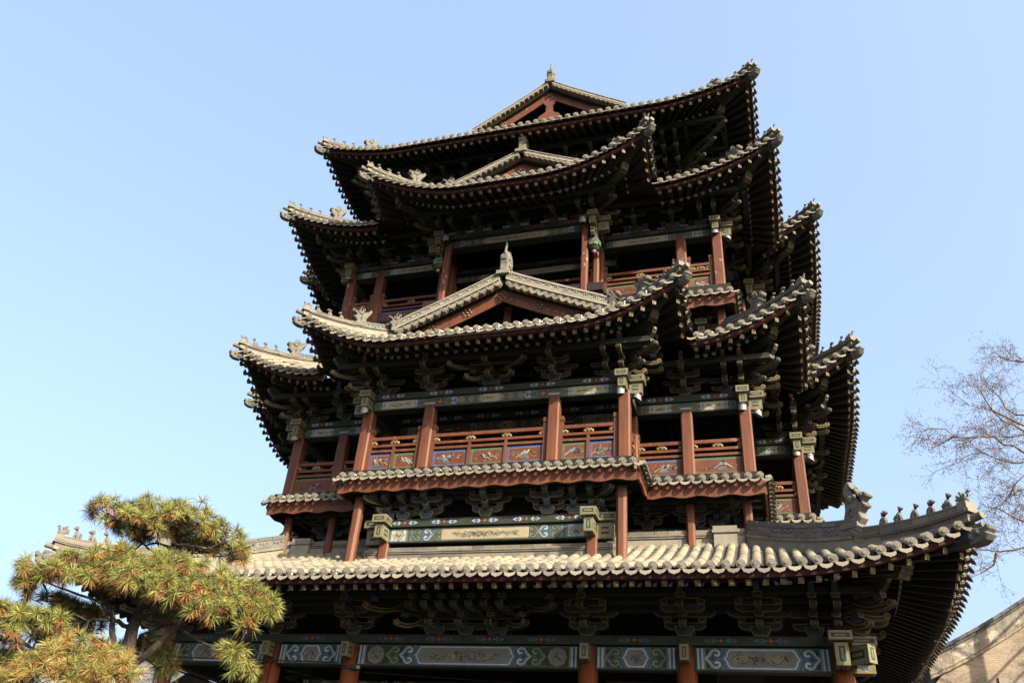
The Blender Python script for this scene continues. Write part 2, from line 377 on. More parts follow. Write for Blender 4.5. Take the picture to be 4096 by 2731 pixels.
def hip_beam(name,run,end,O,zin,parent,sc_=1.0):
    mb=MB(); cu=run.uL if end=='L' else run.uR; sgn=1 if end=='L' else -1
    T=rotz(run.k)
    c=Vector((cu,-run.F,run.zE(cu))); inn=Vector((cu+sgn*O,-run.F+O,zin+.02))
    dirv=Vector((-sgn,-1,0)).normalized()
    tip=Vector((cu,-run.F,run.zE(cu)-.13))-dirv*.02
    mb.T=T
    a=inn; b=tip
    def at(t,dz=0): p=a.lerp(b,t); return Vector((p.x,p.y,p.z+dz))
    s=sc_
    # lower beam with rolled end
    mb.beam(at(-.12,-.04),at(.56,-.17),.21*s,.22*s,'green')
    mb.beam(at(.02,-.07),at(.53,-.175),.216*s,.014,'gold'); mb.beam(at(.02,-.24*s),at(.53,-.35*s),.216*s,.014,'gold')
    mb.beam(at(.02,-.265*s),at(.53,-.385*s),.03*s,.014,'ochre')
    side=dirv.cross(Vector((0,0,1))).normalized()
    for i,(dt,dz,kk) in enumerate(((.575,-.165,'lgreen'),(.57,-.235,'lgreen'),(.555,-.305,'lgreen'),(.535,-.365,'lgreen'))):
        p=at(dt,dz*s); mb.tube([p-side*.112*s,p+side*.112*s],.046*s,kk,8)
        mb.tube([p-side*.030*s,p+side*.030*s],.050*s,'ochre',8); [mb.tube([p+side*(q*.112*s),p+side*(q*.090*s)],.049*s,'ochre',8) for q in (-1,1)]
    # upper beam reaching to the corner
    mb.beam(at(.40,.02),at(1.01,.04),.17*s,.20*s,'green')
    mb.beam(at(.56,.0),at(.95,.03),.176*s,.012,'gold'); mb.beam(at(.56,-.145),at(.95,-.125),.176*s,.012,'gold')
    # clay beast-head cap over the beam end
    p=at(1.02,-.095); s*=.82
    Tm=Matrix.Translation(p)@Matrix(((dirv.x,side.x,0,0),(dirv.y,side.y,0,0),(0,0,1,0),(0,0,0,1)))
    mb.T=T@Tm
    k='beast_d'
    prof=[(-.08,-.13),(.10,-.13),(.20,-.09),(.27,-.02),(.24,.02),(.29,.06),(.30,.11),(.25,.15),(.20,.10),(.12,.11),(.05,.12),(-.08,.10)]
    mb.prism([(x*s,z*s) for x,z in prof],-.105*s,.105*s,k,'xz2')
    for sy in (-1,1):
        mb.ball((.10*s,sy*.10*s,.03*s),.05*s,k,7,5); mb.ball((.20*s,sy*.06*s,.08*s),.035*s,k,6,4); mb.ball((-.02*s,sy*.10*s,-.02*s),.055*s,k,6,4)
        mb.ball((.12*s,sy*.112*s,.035*s),.016*s,'black',6,4)
    # short tile under the ridge end
    mb.tube([(-.05*s,0,.13*s),(.16*s,0,.16*s)],.06*s,k,8)
    return mb.build(name,parent)
_oldprism=MB.prism
def _prism(s,prof,t0,t1,k,plane='oz',kf=None,inset=0,proud=.003):
    if plane=='xz2':
        n=len(prof); P=[(a,t0*.8,b) for a,b in prof]+[(a,t1*.8,b) for a,b in prof]
        q=inset_poly(prof,.02); Q=[(a,t0,b) for a,b in q]+[(a,t1,b) for a,b in q]
        s.add(P+Q,[(i,(i+1)%n,n+(i+1)%n,n+i) for i in range(n)]+[(i,(i+1)%n,2*n+(i+1)%n,2*n+i) for i in range(n)]+[(n+i,n+(i+1)%n,3*n+(i+1)%n,3*n+i) for i in range(n)]+[list(range(2*n,3*n))[::-1],range(3*n,4*n)],k)
    else: _oldprism(s,prof,t0,t1,k,plane,kf,inset,proud)
MB.prism=_prism

def strip(mb,path,side,f0,f1,wd,k,segs=1,gap=0.0,joint=None):
    """stack course along a ridge: path = [(pos, zb, zt)], from fraction f0 to f1 of the height, width wd"""
    def sect(p,w_): 
        pos,zb,zt=p; h=zt-zb
        return [Vector((pos.x,pos.y,0))+side*(sx*w_/2)+Vector((0,0,zb+h*f)) for sx,f in ((-1,f0),(1,f0),(1,f1),(-1,f1))]
    m=len(path)
    for i in range(m-1):
        a=path[i]; b=path[i+1]
        if gap:
            L=(b[0]-a[0]).length or 1; t=gap/L
            mix=lambda x,y,q:(x[0].lerp(y[0],q),lerp(x[1],y[1],q),lerp(x[2],y[2],q))
            a,b=mix(a,b,t),mix(a,b,1-t)
        P=sect(a,wd)+sect(b,wd)
        F=[(0,1,5,4),(1,2,6,5),(2,3,7,6),(3,0,4,7)]
        if gap or i==0: F.append((3,2,1,0))
        if gap or i==m-2: F.append((4,5,6,7))
        mb.add(P,F,k)
def resample(path,step):
    """resample list of (Vector pos, zb, zt) at a fixed step"""
    out=[path[0]]; acc=0
    L=sum((Vector((b[0].x-a[0].x,b[0].y-a[0].y,b[2]-a[2]))).length for a,b in zip(path,path[1:])); n=max(1,round(L/step)); st=L/n; t=st
    pos=0
    for a,b in zip(path,path[1:]):
        l=(Vector((b[0].x-a[0].x,b[0].y-a[0].y,b[2]-a[2]))).length
        while t<=pos+l+1e-6 and len(out)<=n:
            q=(t-pos)/l if l else 0; out.append((a[0].lerp(b[0],q),lerp(a[1],b[1],q),lerp(a[2],b[2],q))); t+=st
        pos+=l
    return out
def ridge_courses(mb,path,side,big,tiled):
    p=resample(path,.33 if big else .26); fine=resample(path,.15)
    s=1.0 if big else .82
    if tiled:   # decorated clay ridge
        strip(mb,fine,side,-.15,.34,.20*s,'mortar'); strip(mb,fine,side,.34,.42,.27*s,'ridge'); strip(mb,fine,side,.42,.47,.22*s,'ridge'); 
        strip(mb,fine,side,.47,.90,.165*s,'mortar'); strip(mb,p,side,.48,.585,.20*s,'ridge_tile',gap=.007); strip(mb,p,side,.59,.82,.18*s,'ridge_tile',gap=.007)
        strip(mb,p,side,.825,.93,.205*s,'ridge_tile',gap=.006); strip(mb,p,side,.93,1.02,.15*s,'ridge_tile',gap=.006)
        q=[(a.copy(),zb,zt) for a,zb,zt in p]
        for (a,zb,zt),(b,zb2,zt2) in zip(p,p[1:]):
            h=zt-zb; c=(a+b)/2; zc=(zb+zb2)/2+h*.70; ax=(b-a).normalized()
            for sg in (-1,1):
                for j in (-1,0,1):
                    o=Vector((c.x,c.y,0))+side*(sg*.092*s)+ax*(j*.07)
                    mb.ball((o.x,o.y,zc+(.012 if j else -.012)+j*(zt2-zt)*.25),.026*s,'ridge',6,4)
    else:
        strip(mb,fine[2:],side,-.25,.22,.20*s,'mortar'); strip(mb,fine[:3],side,.02,.22,.20*s,'mortar'); strip(mb,p,side,.22,.47,.185*s,'brick',gap=.006); strip(mb,fine,side,.21,.46,.17*s,'mortar')
        strip(mb,fine,side,.47,.56,.25*s,'ridge'); strip(mb,fine,side,.56,.63,.28*s,'ridge'); strip(mb,fine,side,.63,.68,.22*s,'ridge')
        strip(mb,p,side,.685,.92,.20*s,'brick',gap=.006); strip(mb,fine,side,.68,.9,.18*s,'mortar'); strip(mb,fine,side,.92,1.0,.215*s,'ridge')

DRAGON=[(-.17,0),(-.13,.12),(-.09,.27),(-.10,.37),(-.07,.44),(-.11,.54),(-.115,.60),(-.09,.68),(-.04,.745),(.025,.745),(.03,.66),(.08,.61),(.13,.63),(.135,.58),(.105,.535),(.175,.505),(.24,.495),(.26,.53),(.35,.52),(.375,.475),(.36,.44),(.30,.425),(.265,.40),(.25,.37),(.275,.345),(.335,.305),(.315,.275),(.26,.265),(.20,.20),(.24,.13),(.25,.09),(.16,0)]
DRAG2=[(-.20,0),(-.17,.12),(-.14,.22),(-.20,.34),(-.30,.47),(-.34,.58),(-.27,.64),(-.21,.56),(-.13,.52),(-.04,.50),(.02,.55),(.06,.60),(.10,.54),(.16,.50),(.22,.51),(.30,.55),(.35,.50),(.32,.43),(.25,.40),(.20,.36),(.27,.31),(.31,.26),(.24,.22),(.17,.14),(.20,.07),(.14,0)]
def dragon_mesh(prof,s,thick,name):
    mb=MB(); P=[(a*s,b*s) for a,b in prof]; k='beast'
    Q=[]
    for i in range(len(P)):
        a,b=P[i],P[(i+1)%len(P)]; Q+=[(a[0]*.88+b[0]*.12,a[1]*.88+b[1]*.12),(a[0]*.12+b[0]*.88,a[1]*.12+b[1]*.88)]
    P=Q
    mb.prism(P,-thick*s,thick*s,k,'xz2')
    for sy in (-1,1):
        y=sy*thick*s
        mb.ball((.13*s,y,.46*s),.045*s,k,7,5); mb.ball((.15*s,y*1.18,.465*s),.018*s,'black',6,4); mb.ball((.05*s,y,.43*s),.07*s,k,7,5,(1,.6,1)); mb.ball((.27*s,y*.9,.47*s),.04*s,k,6,4)
        mb.tube([(.02*s,y,.10*s),(.06*s,y*1.1,.16*s),(.01*s,y*1.1,.21*s),(.05*s,y*1.1,.26*s)],.016*s,k,5)
        mb.tube([(-.08*s,y*.8,.42*s),(-.05*s,y*1.0,.50*s),(-.07*s,y*.9,.60*s),(-.02*s,y*.7,.70*s)],[.02*s,.026*s,.022*s,.012*s],k,5)
        mb.tube([(-.02*s,y,.40*s),(.0*s,y*1.0,.47*s),(-.02*s,y*.9,.57*s),(.01*s,y*.7,.66*s)],[.02*s,.024*s,.02*s,.01*s],k,5)
        mb.tube([(.16*s,y*.8,.30*s),(.24*s,y*.8,.28*s),(.31*s,y*.6,.29*s)],.016*s,k,5)
        mb.tube([(.10*s,y*.5,.54*s),(.06*s,y*.9,.62*s),(.03*s,y*1.0,.68*s)],[.022*s,.016*s,.006*s],k,5)
    mb.box(-.19*s,.17*s,-thick*s*1.25,thick*s*1.25,-.06*s,.035*s,k)
    return mb.mesh(name)
def beast_mesh(kind):
    mb=MB(); k='beast'; s=1.0
    mb.box(-.075,.075,-.045,.045,-.03,.02,k)
    if kind==3:   # rider / phoenix at the very end
        mb.ball((0,0,.09),.075,k,8,6,(1.1,.75,.9)); mb.tube([(.04,0,.10),(.07,0,.17),(.065,0,.215)],[.04,.028,.032],k,7); mb.ball((.085,0,.225),.034,k,7,5); mb.tube([(.10,0,.225),(.14,0,.215)],[.015,.004],k,5)
        for i,(a,b) in enumerate(((-.13,.12),(-.12,.18),(-.07,.235),(-.02,.20))): mb.tube([(-.03,0,.10),(a,(i-1.5)*.02,b)],[.035,.022],k,5); mb.ball((a,(i-1.5)*.02,b),.03,k,6,4)
        mb.box(-.03,.03,-.03,.03,0,.05,k)
    else:
        h=(.0,.015,-.01)[kind]
        mb.tube([(-.045,0,.03),(-.02,0,.10),(.02,0,.165+h),(.03,0,.21+h)],[.058,.060,.046,.036],k,8)
        mb.ball((.045,0,.245+h),.044,k,8,6,(1.1,.9,.95)); mb.tube([(.06,0,.24+h),(.105,0,.232+h)],[.028,.02],k,6)
        for sy in (-1,1):
            mb.tube([(.03,sy*.025,.15),(.05,sy*.028,.08),(.05,sy*.03,.01)],[.022,.018,.02],k,6); mb.ball((-.03,sy*.04,.05),.042,k,6,5,(1.1,.6,1)); mb.ball((.03,sy*.032,.275+h),.014,k,5,4)
        if kind==1: mb.tube([(-.08,0,.04),(-.10,0,.11),(-.075,0,.16)],[.02,.024,.012],k,6)
        if kind==2: mb.tube([(-.01,0,.19),(-.03,0,.25),(.0,0,.28)],[.03,.022,.01],k,6)
    mb.v=[(x,y*.82,z) for x,y,z in mb.v]
    return mb.mesh('ridge_beast')
ME={}
ME['dragon']=dragon_mesh(DRAGON,1.0,.095,'dragon_head'); ME['dragon2']=dragon_mesh(DRAG2,.72,.11,'dragon_head')
for i in range(4): ME['b%d'%i]=beast_mesh(i)

def hip_ridge(run,end,parent,dd,L,big,hfun,nb,dragon,step,b0=.12,mut=False):
    """hip ridge from the corner inwards; dd: distance of the dragon; L: inner end"""
    T=rotz(run.k); sgn=1 if end=='L' else -1
    inw=(T.to_3x3()@Vector((sgn,1,0))).normalized()
    side=inw.cross(Vector((0,0,1))).normalized()
    cu=run.uL if end=='L' else run.uR
    def P(d):
        u=cu+sgn*max(d,0); base=run.z(u,max(d,0)) if d>=0 else run.zE(cu)+.55*(-d)
        q=T@Vector((cu+sgn*d,-run.F+d,0)); return (q,base-.02,base+hfun(d))
    mb=MB(); ds=lambda a,b:[P(a+(b-a)*i/12) for i in range(13)]
    outer=ds(-.03,dd); ridge_courses(mb,outer,side,big,False)
    # stepped end block of the ridge
    q,zb,zt=P(-.03); o=-inw
    for f0,f1,ex,wd,kk in ((.2,.47,.0,.17,'mortar'),(.47,.63,.05,.26,'ridge'),(.66,1.03,.03,.24,'ridge')):
        h=zt-zb; mb.add([Vector((q.x,q.y,0))+side*(sx*wd/2)+o*e+Vector((0,0,zb+h*f)) for e in (-.12,ex) for sx,f in ((-1,f0),(1,f0),(1,f1),(-1,f1))],[(0,1,5,4),(1,2,6,5),(2,3,7,6),(3,0,4,7),(4,5,6,7)],kk)
    # half-round tile over the corner
    mb.T=Matrix.Translation((0,0,0)); pA=P(-.10); mb.tube([Vector((pA[0].x,pA[0].y,pA[1]+.04))+o*.06,Vector((P(.25)[0].x,P(.25)[0].y,P(.25)[1]+.03))],.058,'tile_end',10)
    if L>dd+.1: ridge_courses(mb,ds(dd,L),side,big,True)
    obj=mb.build('hip_ridge',parent)
    rot=Matrix(((-inw.x,side.x,0,0),(-inw.y,side.y,0,0),(0,0,1,0),(0,0,0,1)))
    def place(me,name,d,s=1.0,dz=0):
        q,zb,zt=P(d); q2,_,zt2=P(d+.05); tilt=math.atan2(zt-zt2,.05*1.414)
        m=Matrix.Translation((q.x,q.y,zt+dz))@rot@Matrix.Rotation(-tilt*.6,4,'Y')@Matrix.Scale(s,4)
        return link(name,me,parent,m)
    if P(0)[0].y>1.0: return P
    if dragon: place(ME[dragon],'dragon_head',dd+.02,1.0,-.10 if big else -.10)
    for i in range(nb):
        kind=3 if i==0 else (i%3)
        place(ME['b%d'%kind],'ridge_beast',b0-.12+i*step,.90 if big else .74,-.005)
    return P

# ------------------------------------------------------------------ roofs
def gable(k,F,za,xf,zf,parent,style,back,bw=.37,xe=None):
    g=1.12 if style=='mid' else .72
    bw={'mid':.33,'top':.60,'small':1.0}[style]
    """gable pediment at distance F facing out of side k: raking ridges, verge tiles, bargeboards, dark recess"""
    T=rotz(k)
    def zc(x): t=min(abs(x)/xf,1.15); return za-(za-zf)*t**.93
    N=24; xs=[-xf+2*xf*i/N for i in range(N+1)]
    def band(mb,o0,o1,y0,y1,kk,x0=-xf,x1=xf,n=N,gap=0):
        X=[x0+(x1-x0)*i/n for i in range(n+1)]
        for a,b in zip(X,X[1:]):
            a+=gap; b-=gap
            P=[(x,y,zc(x)+o*g) for x in (a,b) for y,o in ((y0,o0),(y1,o0),(y1,o1),(y0,o1))]
            mb.add(P,[(0,4,5,1),(1,5,6,2),(2,6,7,3),(3,7,4,0)]+([(0,1,2,3),(4,7,6,5)] if gap or a==X[0] or b==X[-1] else []),kk)
    # raking ridge
    for sg in (-1,1):
        mb=MB(); mb.T=T
        x0,x1=(-xf-.05,-.08) if sg<0 else (.08,xf+.05)
        n=max(5,round((x1-x0)/.24)); y=-F
        band(mb,-.34,-.24,y-.06,y+.14,'vergem',x0,x1,14)
        band(mb,-.24,-.205,y-.11,y+.16,'vergem',x0,x1,14); band(mb,-.205,-.175,y-.085,y+.15,'verge',x0,x1,14)
        band(mb,-.175,-.02,y-.055,y+.13,'vergem',x0,x1,14)
        band(mb,-.17,-.125,y-.085,y+.15,'verge',x0,x1,n,.004); band(mb,-.12,-.045,y-.065,y+.13,'verge',x0,x1,n,.004)
        band(mb,-.04,-.005,y-.085,y+.15,'verge',x0,x1,n,.003); band(mb,-.005,.03,y-.05,y+.11,'vergem',x0,x1,14)
        for i in range(n):
            for j in (.3,.5,.7):
                x=x0+(x1-x0)*(i+j)/n; mb.ball((x,y-.066,zc(x)-.082*g+(.012 if j==.5 else -.010)),.022*g,'verge',6,4)
        # verge tiles: round ends and drips facing out below the ridge
        m=max(4,round((x1-x0)/(.175*(.5+.5*g))))
        for i in range(m):
            x=x0+(x1-x0)*(i+.5)/m; z=zc(x)-.345*g; yy=y-.13
            sl=-(zc(x+.01)-zc(x-.01))/.02
            mb.prism([(x+.055*g*math.cos(2*math.pi*j/10),z+.055*g*math.sin(2*math.pi*j/10)) for j in range(10)],yy,yy+.15,'tile_end','uz')
            mb.prism([(x+.028*g*math.cos(2*math.pi*j/8),z+.028*g*math.sin(2*math.pi*j/8)) for j in range(8)],yy-.012,yy,'tile_end','uz')
            xd=x+(x1-x0)/m*.5; zd=zc(xd)-.385*g
            D=[(-.078,.03),(0,.005),(.078,.03),(.082,0),(.05,-.04),(.012,-.056),(0,-.068),(-.012,-.056),(-.05,-.04),(-.082,0)]
            rot=math.atan2(zc(xd+.05)-zc(xd-.05),.1)*.9
            D=[(a*g,b*g) for a,b in D]; D=[(a*math.cos(rot)-b*math.sin(rot),a*math.sin(rot)+b*math.cos(rot)) for a,b in D]
            mb.prism([(xd+a,zd+b) for a,b in D],yy-.03,yy+.08,'drip','uz')
        mb.build('raking_ridge',parent)
        # dragon at the foot of the raking ridge
        q=T@Vector((sg*(xf+.02),-F-.02,zc(xf)-.30)); o=T.to_3x3()@Vector((sg*.94,-.34,0)); o.normalize(); sd=Vector((0,0,1)).cross(o)
        if style!='top': link('dragon_head',ME['dragon2'],parent,Matrix.Translation(q)@Matrix(((o.x,sd.x,0,0),(o.y,sd.y,0,0),(0,0,1,0),(0,0,0,1))))
    # bargeboard with bronze nails
    mb=MB(); mb.T=T; kk='redchip' if style=='top' else 'red'
    xb=xf+.12 if xe is None else xe; y=-F+.10
    band(mb,-.40-bw,-.40,y,y+.05,kk,-xb,0,12); band(mb,-.40-bw,-.40,y,y+.05,kk,0,xb,12)
    band(mb,-.43,-.36,y-.02,y+.06,'soffit',-xb,xb,24)
    sp=.095*(.5+.5*g)
    for t in ((0,-.68,-.34,.34,.68) if style=='mid' else (0,-.62,.62)):
        xc=t*xf; z0=zc(xc)-(.40+bw*.52)*g
        sl=0 if t==0 else math.atan2(zc(xc+.05)-zc(xc-.05),.1)
        for j in range(7):
            a=2*math.pi*j/6; dx,dz=(0,0) if j==6 else (sp*math.cos(a),sp*math.sin(a)*.9)
            mb.ball((xc+dx,y-.012,z0+dz-(.06 if t==0 else 0)),.029,'nail',8,5)
    mb.build('bargeboard',parent)
    # recess wall, hanging board and roof planes behind
    mb=MB(); mb.T=T; yb=-F+.75
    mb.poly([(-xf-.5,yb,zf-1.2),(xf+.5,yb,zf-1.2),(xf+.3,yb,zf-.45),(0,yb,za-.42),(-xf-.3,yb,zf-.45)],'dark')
    for sg in (-1,1):
        P=[]
        for i in range(9):
            x=sg*xf*1.06*i/8
            P+=[(x,-F-.02,zc(x)-.30),(x,-F+back,zc(x)-.30),(x,-F-.02,zc(x)-.42),(x,-F+back,zc(x)-.42)]
        mb.add(P,[f for i in range(8) for f in ((4*i,4*i+1,4*i+5,4*i+4),)],'tile')
        mb.add(P,[(4*i+2,4*i+6,4*i+7,4*i+3) for i in range(8)],'soffit')
        for j in range(int(back/.23)):
            yy=-F+.25+j*.23; mb.tube([(sg*xf*1.06*i/8,yy,zc(xf*1.06*i/8)-.29) for i in range(9)],.07,'tile',6,False)
    if style=='top':
        S=[(-.30,.0),(-.33,.08),(-.28,.20),(-.18,.26),(-.11,.34),(-.09,.62),(-.16,.72),(-.20,.80),(-.10,.86),(-.06,.97),(.06,.97),(.10,.86),(.20,.80),(.16,.72),(.09,.62),(.11,.34),(.18,.26),(.28,.20),(.33,.08),(.30,.0),(.12,-.04),(-.12,-.04)]
        mb.prism([(a*1.15,za-.30-bw*g-.98+b) for a,b in S],-F+.085,-F+.13,'redchip','uz')
    else:
        mb.box(-.09,.09,-F+.50,-F+.62,zf-1.2,za-(.42+bw*.6)*g,'red')
    mb.build('gable_wall',parent)
    # main ridge running back and the ridge-end ornament
    mb=MB(); mb.T=T
    mb.box(-.10,.10,-F-.02,-F+back,za-.16,za+.16,'verge'); mb.box(-.13,.13,-F-.02,-F+back,za-.10,za-.06,'ridge'); mb.box(-.12,.12,-F-.03,-F+back,za+.12,za+.17,'ridge')
    mb.build('main_ridge',parent)
    mb=MB(); mb.T=T@Matrix.Translation((0,-F,za))
    h=.78 if style!='top' else .74; kk='beast'
    mb.box(-.16,.16,-.15,.32,-.16,-.06,'ridge')
    C=[(-.11,-.06),(-.10,.15),(-.13,.27),(-.17,.36),(-.13,.42),(-.08,.38),(-.06,.50),(-.02,.58),(.06,.60),(.16,.56),(.25,.48),(.30,.36),(.28,.22),(.33,.10),(.30,-.06)]
    hh=h/.78
    q=inset_poly([(a,b*hh) for a,b in C],.03); C=[(a,b*hh) for a,b in C]; n=len(C)
    P=[(-.075,a,b) for a,b in C]+[(.075,a,b) for a,b in C]+[(-.105,a,b) for a,b in q]+[(.105,a,b) for a,b in q]
    mb.add(P,[(i,(i+1)%n,n+(i+1)%n,n+i) for i in range(n)]+[(i,(i+1)%n,2*n+(i+1)%n,2*n+i) for i in range(n)]+[(n+i,n+(i+1)%n,3*n+(i+1)%n,3*n+i) for i in range(n)]+[list(range(2*n,3*n)),list(range(3*n,4*n))],kk)
    mb.tube([(0,-.04,.50*hh),(0,-.05,.66*hh),(.01,-.035,.80*hh),(0,-.05,.86*hh)],[.045,.034,.030,.022],kk,7)
    for sx in (-1,1):
        mb.ball((sx*.10,-.02,.33*hh),.045,kk,7,5); mb.ball((sx*.10,.10,.20*hh),.07,kk,7,5,(.6,1,1)); mb.tube([(sx*.10,.05,.05),(sx*.115,.14,.12),(sx*.11,.08,.2)],.02,kk,5)
    mb.tube([(-.06,-.13,.30*hh),(.06,-.13,.30*hh)],.035,kk,6)
    mb.build('ridge_ornament',parent)

PA1=dict(z0=5.70,R=.57,D=3.1,n=2.2,a=.34,b=.033)
PA2=dict(z0=11.03,R=.88,D=2.2,n=1.7,a=.62,b=.03)
PA3=dict(z0=15.59,R=.98,D=2.65,n=1.8,a=.62,b=.03)
PB3=dict(z0=15.64,R=.90,D=2.8,n=1.8,a=.62,b=.03)
PA4=dict(z0=18.80,R=.57,D=2.4,n=1.55,a=.68,b=.02)

def roof_level(label,runs,sp,rsp,hips,finek,bigridge,gables):
    """runs: (Run, V, O, zin, seg); hips: (Run index, end, O, zin, ridge args)"""
    root=tag(empty('roof'),label); root.parent=TOWER
    byk={}
    for i,(r,V,O,zin,seg) in enumerate(runs):
        a,b=byk.setdefault(r.k%4,(MB(),MB()))
        roof_tiles(a,r,V,sp,seg,r.k%4 in finek); eave_wood(b,r,O,zin,rsp)
    for k in byk:
        byk[k][0].build('roof_tiles',root); byk[k][1].build('eave_rafters',root)
    for i,end,kw,bs in hips:
        r,V,O,zin,seg=runs[i]
        hip_ridge(r,end,root,**kw); hip_beam('corner_beam',r,end,O,zin,root,bs)
    for a in gables: gable(a[0],*a[1:6][:4],root,*a[5:])
    return root
def h1(d): return .28+.06*min(d,1.42)/1.42 if d<1.42 else .50
def h2(d): return .20 if d<.93 else .27
# first (ground) storey
runs=[(Run(k,8.30,-8.30,8.30,'hip','hip',PA1),3.32,1.95,6.28,.30) for k in range(4)]
roof1=roof_level('broad lowest roof of sunlit grey barrel tiles',runs,.224,.257,[(k,'R',dict(dd=1.42,L=3.15,big=True,hfun=h1,nb=6,dragon='dragon',step=.205),1.15) for k in range(4)],(0,1,3),True,[])
VC=[]
def cross(a,f,b,PA,PB,VA,VB,O,zA,zB):
    rr=[]
    for k in range(4):
        rr+=[(Run(k,f,-a,a,'hip','hip',PA),VA,O,zA,.6),
             (Run(k,b,a,b,'valley','hip',PB),VB,O,zB,.6),(Run(k,b,-b,-a,'hip','valley',PB),VB,O,zB,.6),
             (Run(k+1,a,-f,-b+.15,'hip','valley',PA),1.75,O,zA,.6),(Run(k+3,a,b-.15,f,'valley','hip',PA),1.75,O,zA,.6)]
    hp=[]
    VC.append((a,f,b,zA,PA['z0']))
    kw=dict(dd=.93,L=1.62,big=False,hfun=h2,nb=4,dragon='dragon2',step=.20)
    for k in range(4): hp+=[(5*k,'L',kw,.9),(5*k,'R',kw,.9),(5*k+1,'R',kw,.9)]
    return rr,hp
r2,hp2=cross(4.30,7.70,6.65,PA2,PA2,1.45,1.45,1.5,11.46,11.46)
roof2=roof_level('second-storey cross-shaped roof with gabled projections',r2,.216,.235,hp2,(),False,[(k,6.33,13.62,2.57,12.47,'mid',2.6) for k in (0,1,2,3)])
r3,hp3=cross(3.65,7.45,6.50,PA3,PB3,1.6,1.6,1.5,16.02,16.07)
roof3=roof_level('third-storey cross-shaped roof with small gabled projections',r3,.216,.235,hp3,(),False,[(k,5.85,18.20,1.95,17.30,'small',2.4) for k in (0,1,2,3)])
def valley_ceiling(root,a,f,b,zin,z0):
    for k in (0,1,3):
        for s in (-1,1):
            if (rotz(k)@Vector((s*a,-b,0))).y>1: continue
            mb=MB(); mb.T=rotz(k)
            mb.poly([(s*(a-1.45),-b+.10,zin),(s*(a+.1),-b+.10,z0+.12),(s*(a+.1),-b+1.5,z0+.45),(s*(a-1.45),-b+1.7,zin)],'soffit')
            mb.build('valley_board',root)
valley_ceiling(roof2,*VC[0]); valley_ceiling(roof3,*VC[1])
runs=[(Run(k,6.20,-6.20,6.20,'hip','hip',PA4),2.5 if k%2==0 else 6.1,1.9,19.36,.6) for k in range(4)]
kw=dict(dd=1.0,L=2.3,big=False,hfun=h2,nb=4,dragon='dragon2',step=.21)
roof4=roof_level('topmost roof with chipped red front gable',runs,.222,.245,[(k,'R',kw,.95) for k in range(4)],(),False,[(k,3.68,23.62,2.50,21.90,'top',7.36 if k==0 else .5) for k in (0,2)])

# ------------------------------------------------------------------ painted beams
def ring(mb,u,z,r0,r1,a0,a1,y,k,n=10):
    P=[(u+r1*math.cos(a0+(a1-a0)*i/n),y,z+r1*math.sin(a0+(a1-a0)*i/n)) for i in range(n+1)]
    Q=[(u+r0*math.cos(a0+(a1-a0)*i/n),y,z+r0*math.sin(a0+(a1-a0)*i/n)) for i in range(n+1)]
    m=n+1; mb.add(P+Q,[(i,i+1,m+i+1,m+i) for i in range(n)],k)
def rect(mb,u0,u1,z0,z1,y,k): mb.poly([(u0,y,z0),(u1,y,z0),(u1,y,z1),(u0,y,z1)],k)
def ell(mb,u,z,ru,rz,y,k,n=10,rot=0):
    c,s=math.cos(rot),math.sin(rot)
    mb.poly([(u+ru*math.cos(t)*c-rz*math.sin(t)*s,y,z+ru*math.cos(t)*s+rz*math.sin(t)*c) for t in (2*math.pi*i/n for i in range(n))],k)
def line(mb,pts,wd,y,k):
    for (a,b),(c,d) in zip(pts,pts[1:]):
        l=math.hypot(c-a,d-b) or 1; nx,nz=-(d-b)/l*wd/2,(c-a)/l*wd/2
        mb.poly([(a+nx,y,b+nz),(a-nx,y,b-nz),(c-nx,y,d-nz),(c+nx,y,d+nz)],k)
def ink(mb,u0,u1,z0,z1,y,rn,dens=1.0):
    """brush painting: hills, twigs and leaf clumps"""
    W=u1-u0; H=z1-z0; mode=rn.random(); n=max(2,int(W/.16*dens))
    for i in range(n): ell(mb,u0+W*rn.uniform(.1,.9),z0+H*rn.uniform(.3,.6),H*rn.uniform(.2,.5),H*rn.uniform(.08,.2),y+.0003-.00003*i,'wash',9,rn.uniform(-.3,.3))
    if mode<.5:   # hills
        for i in range(max(1,n//3)):
            c=u0+W*rn.uniform(.2,.8); h=H*rn.uniform(.4,.75); wd=H*rn.uniform(.6,1.4); pts=[]
            for j in range(9):
                t=j/8; pts.append((c+wd*(t-.5),z0+H*.12+h*(1-abs(2*t-1)**1.3)*rn.uniform(.8,1.05)))
            line(mb,pts,.010,y,'ink')
            for j in range(5):
                a=pts[rn.randrange(2,7)]; line(mb,[a,(a[0]+rn.uniform(-.03,.03),a[1]-h*.45)],.008,y,'inkg')
    else:
        p=[(u0+W*.1,z0+H*.25)]
        for j in range(7): p.append((u0+W*(.1+.8*(j+1)/7),z0+H*(.35+.3*math.sin(j*1.3+mode*9))))
        line(mb,p,.010,y,'ink')
    for i in range(n*3):
        c=u0+W*rn.uniform(.08,.92); zz=z0+H*rn.uniform(.2,.72); k='ink' if rn.random()<.7 else 'inkg'
        for j in range(rn.randint(2,5)): ell(mb,c+rn.gauss(0,H*.09),zz+rn.gauss(0,H*.09),H*rn.uniform(.03,.075),H*rn.uniform(.02,.05),y-.0004*j,k,6,rn.uniform(0,3))
def band(mb,pts,wd,y,k):
    line(mb,pts,wd,y,k)
    for a,b in pts: ell(mb,a,b,wd*.5,wd*.5,y-.0001,k,6)
RUYI=[(.02,-.16),(.10,-.13),(.17,-.20),(.15,-.31),(.02,-.37),(-.11,-.31),(-.17,-.18),(-.25,-.09),(-.35,0)]
RUYI=RUYI+[(a,-b) for a,b in RUYI[-2::-1]]
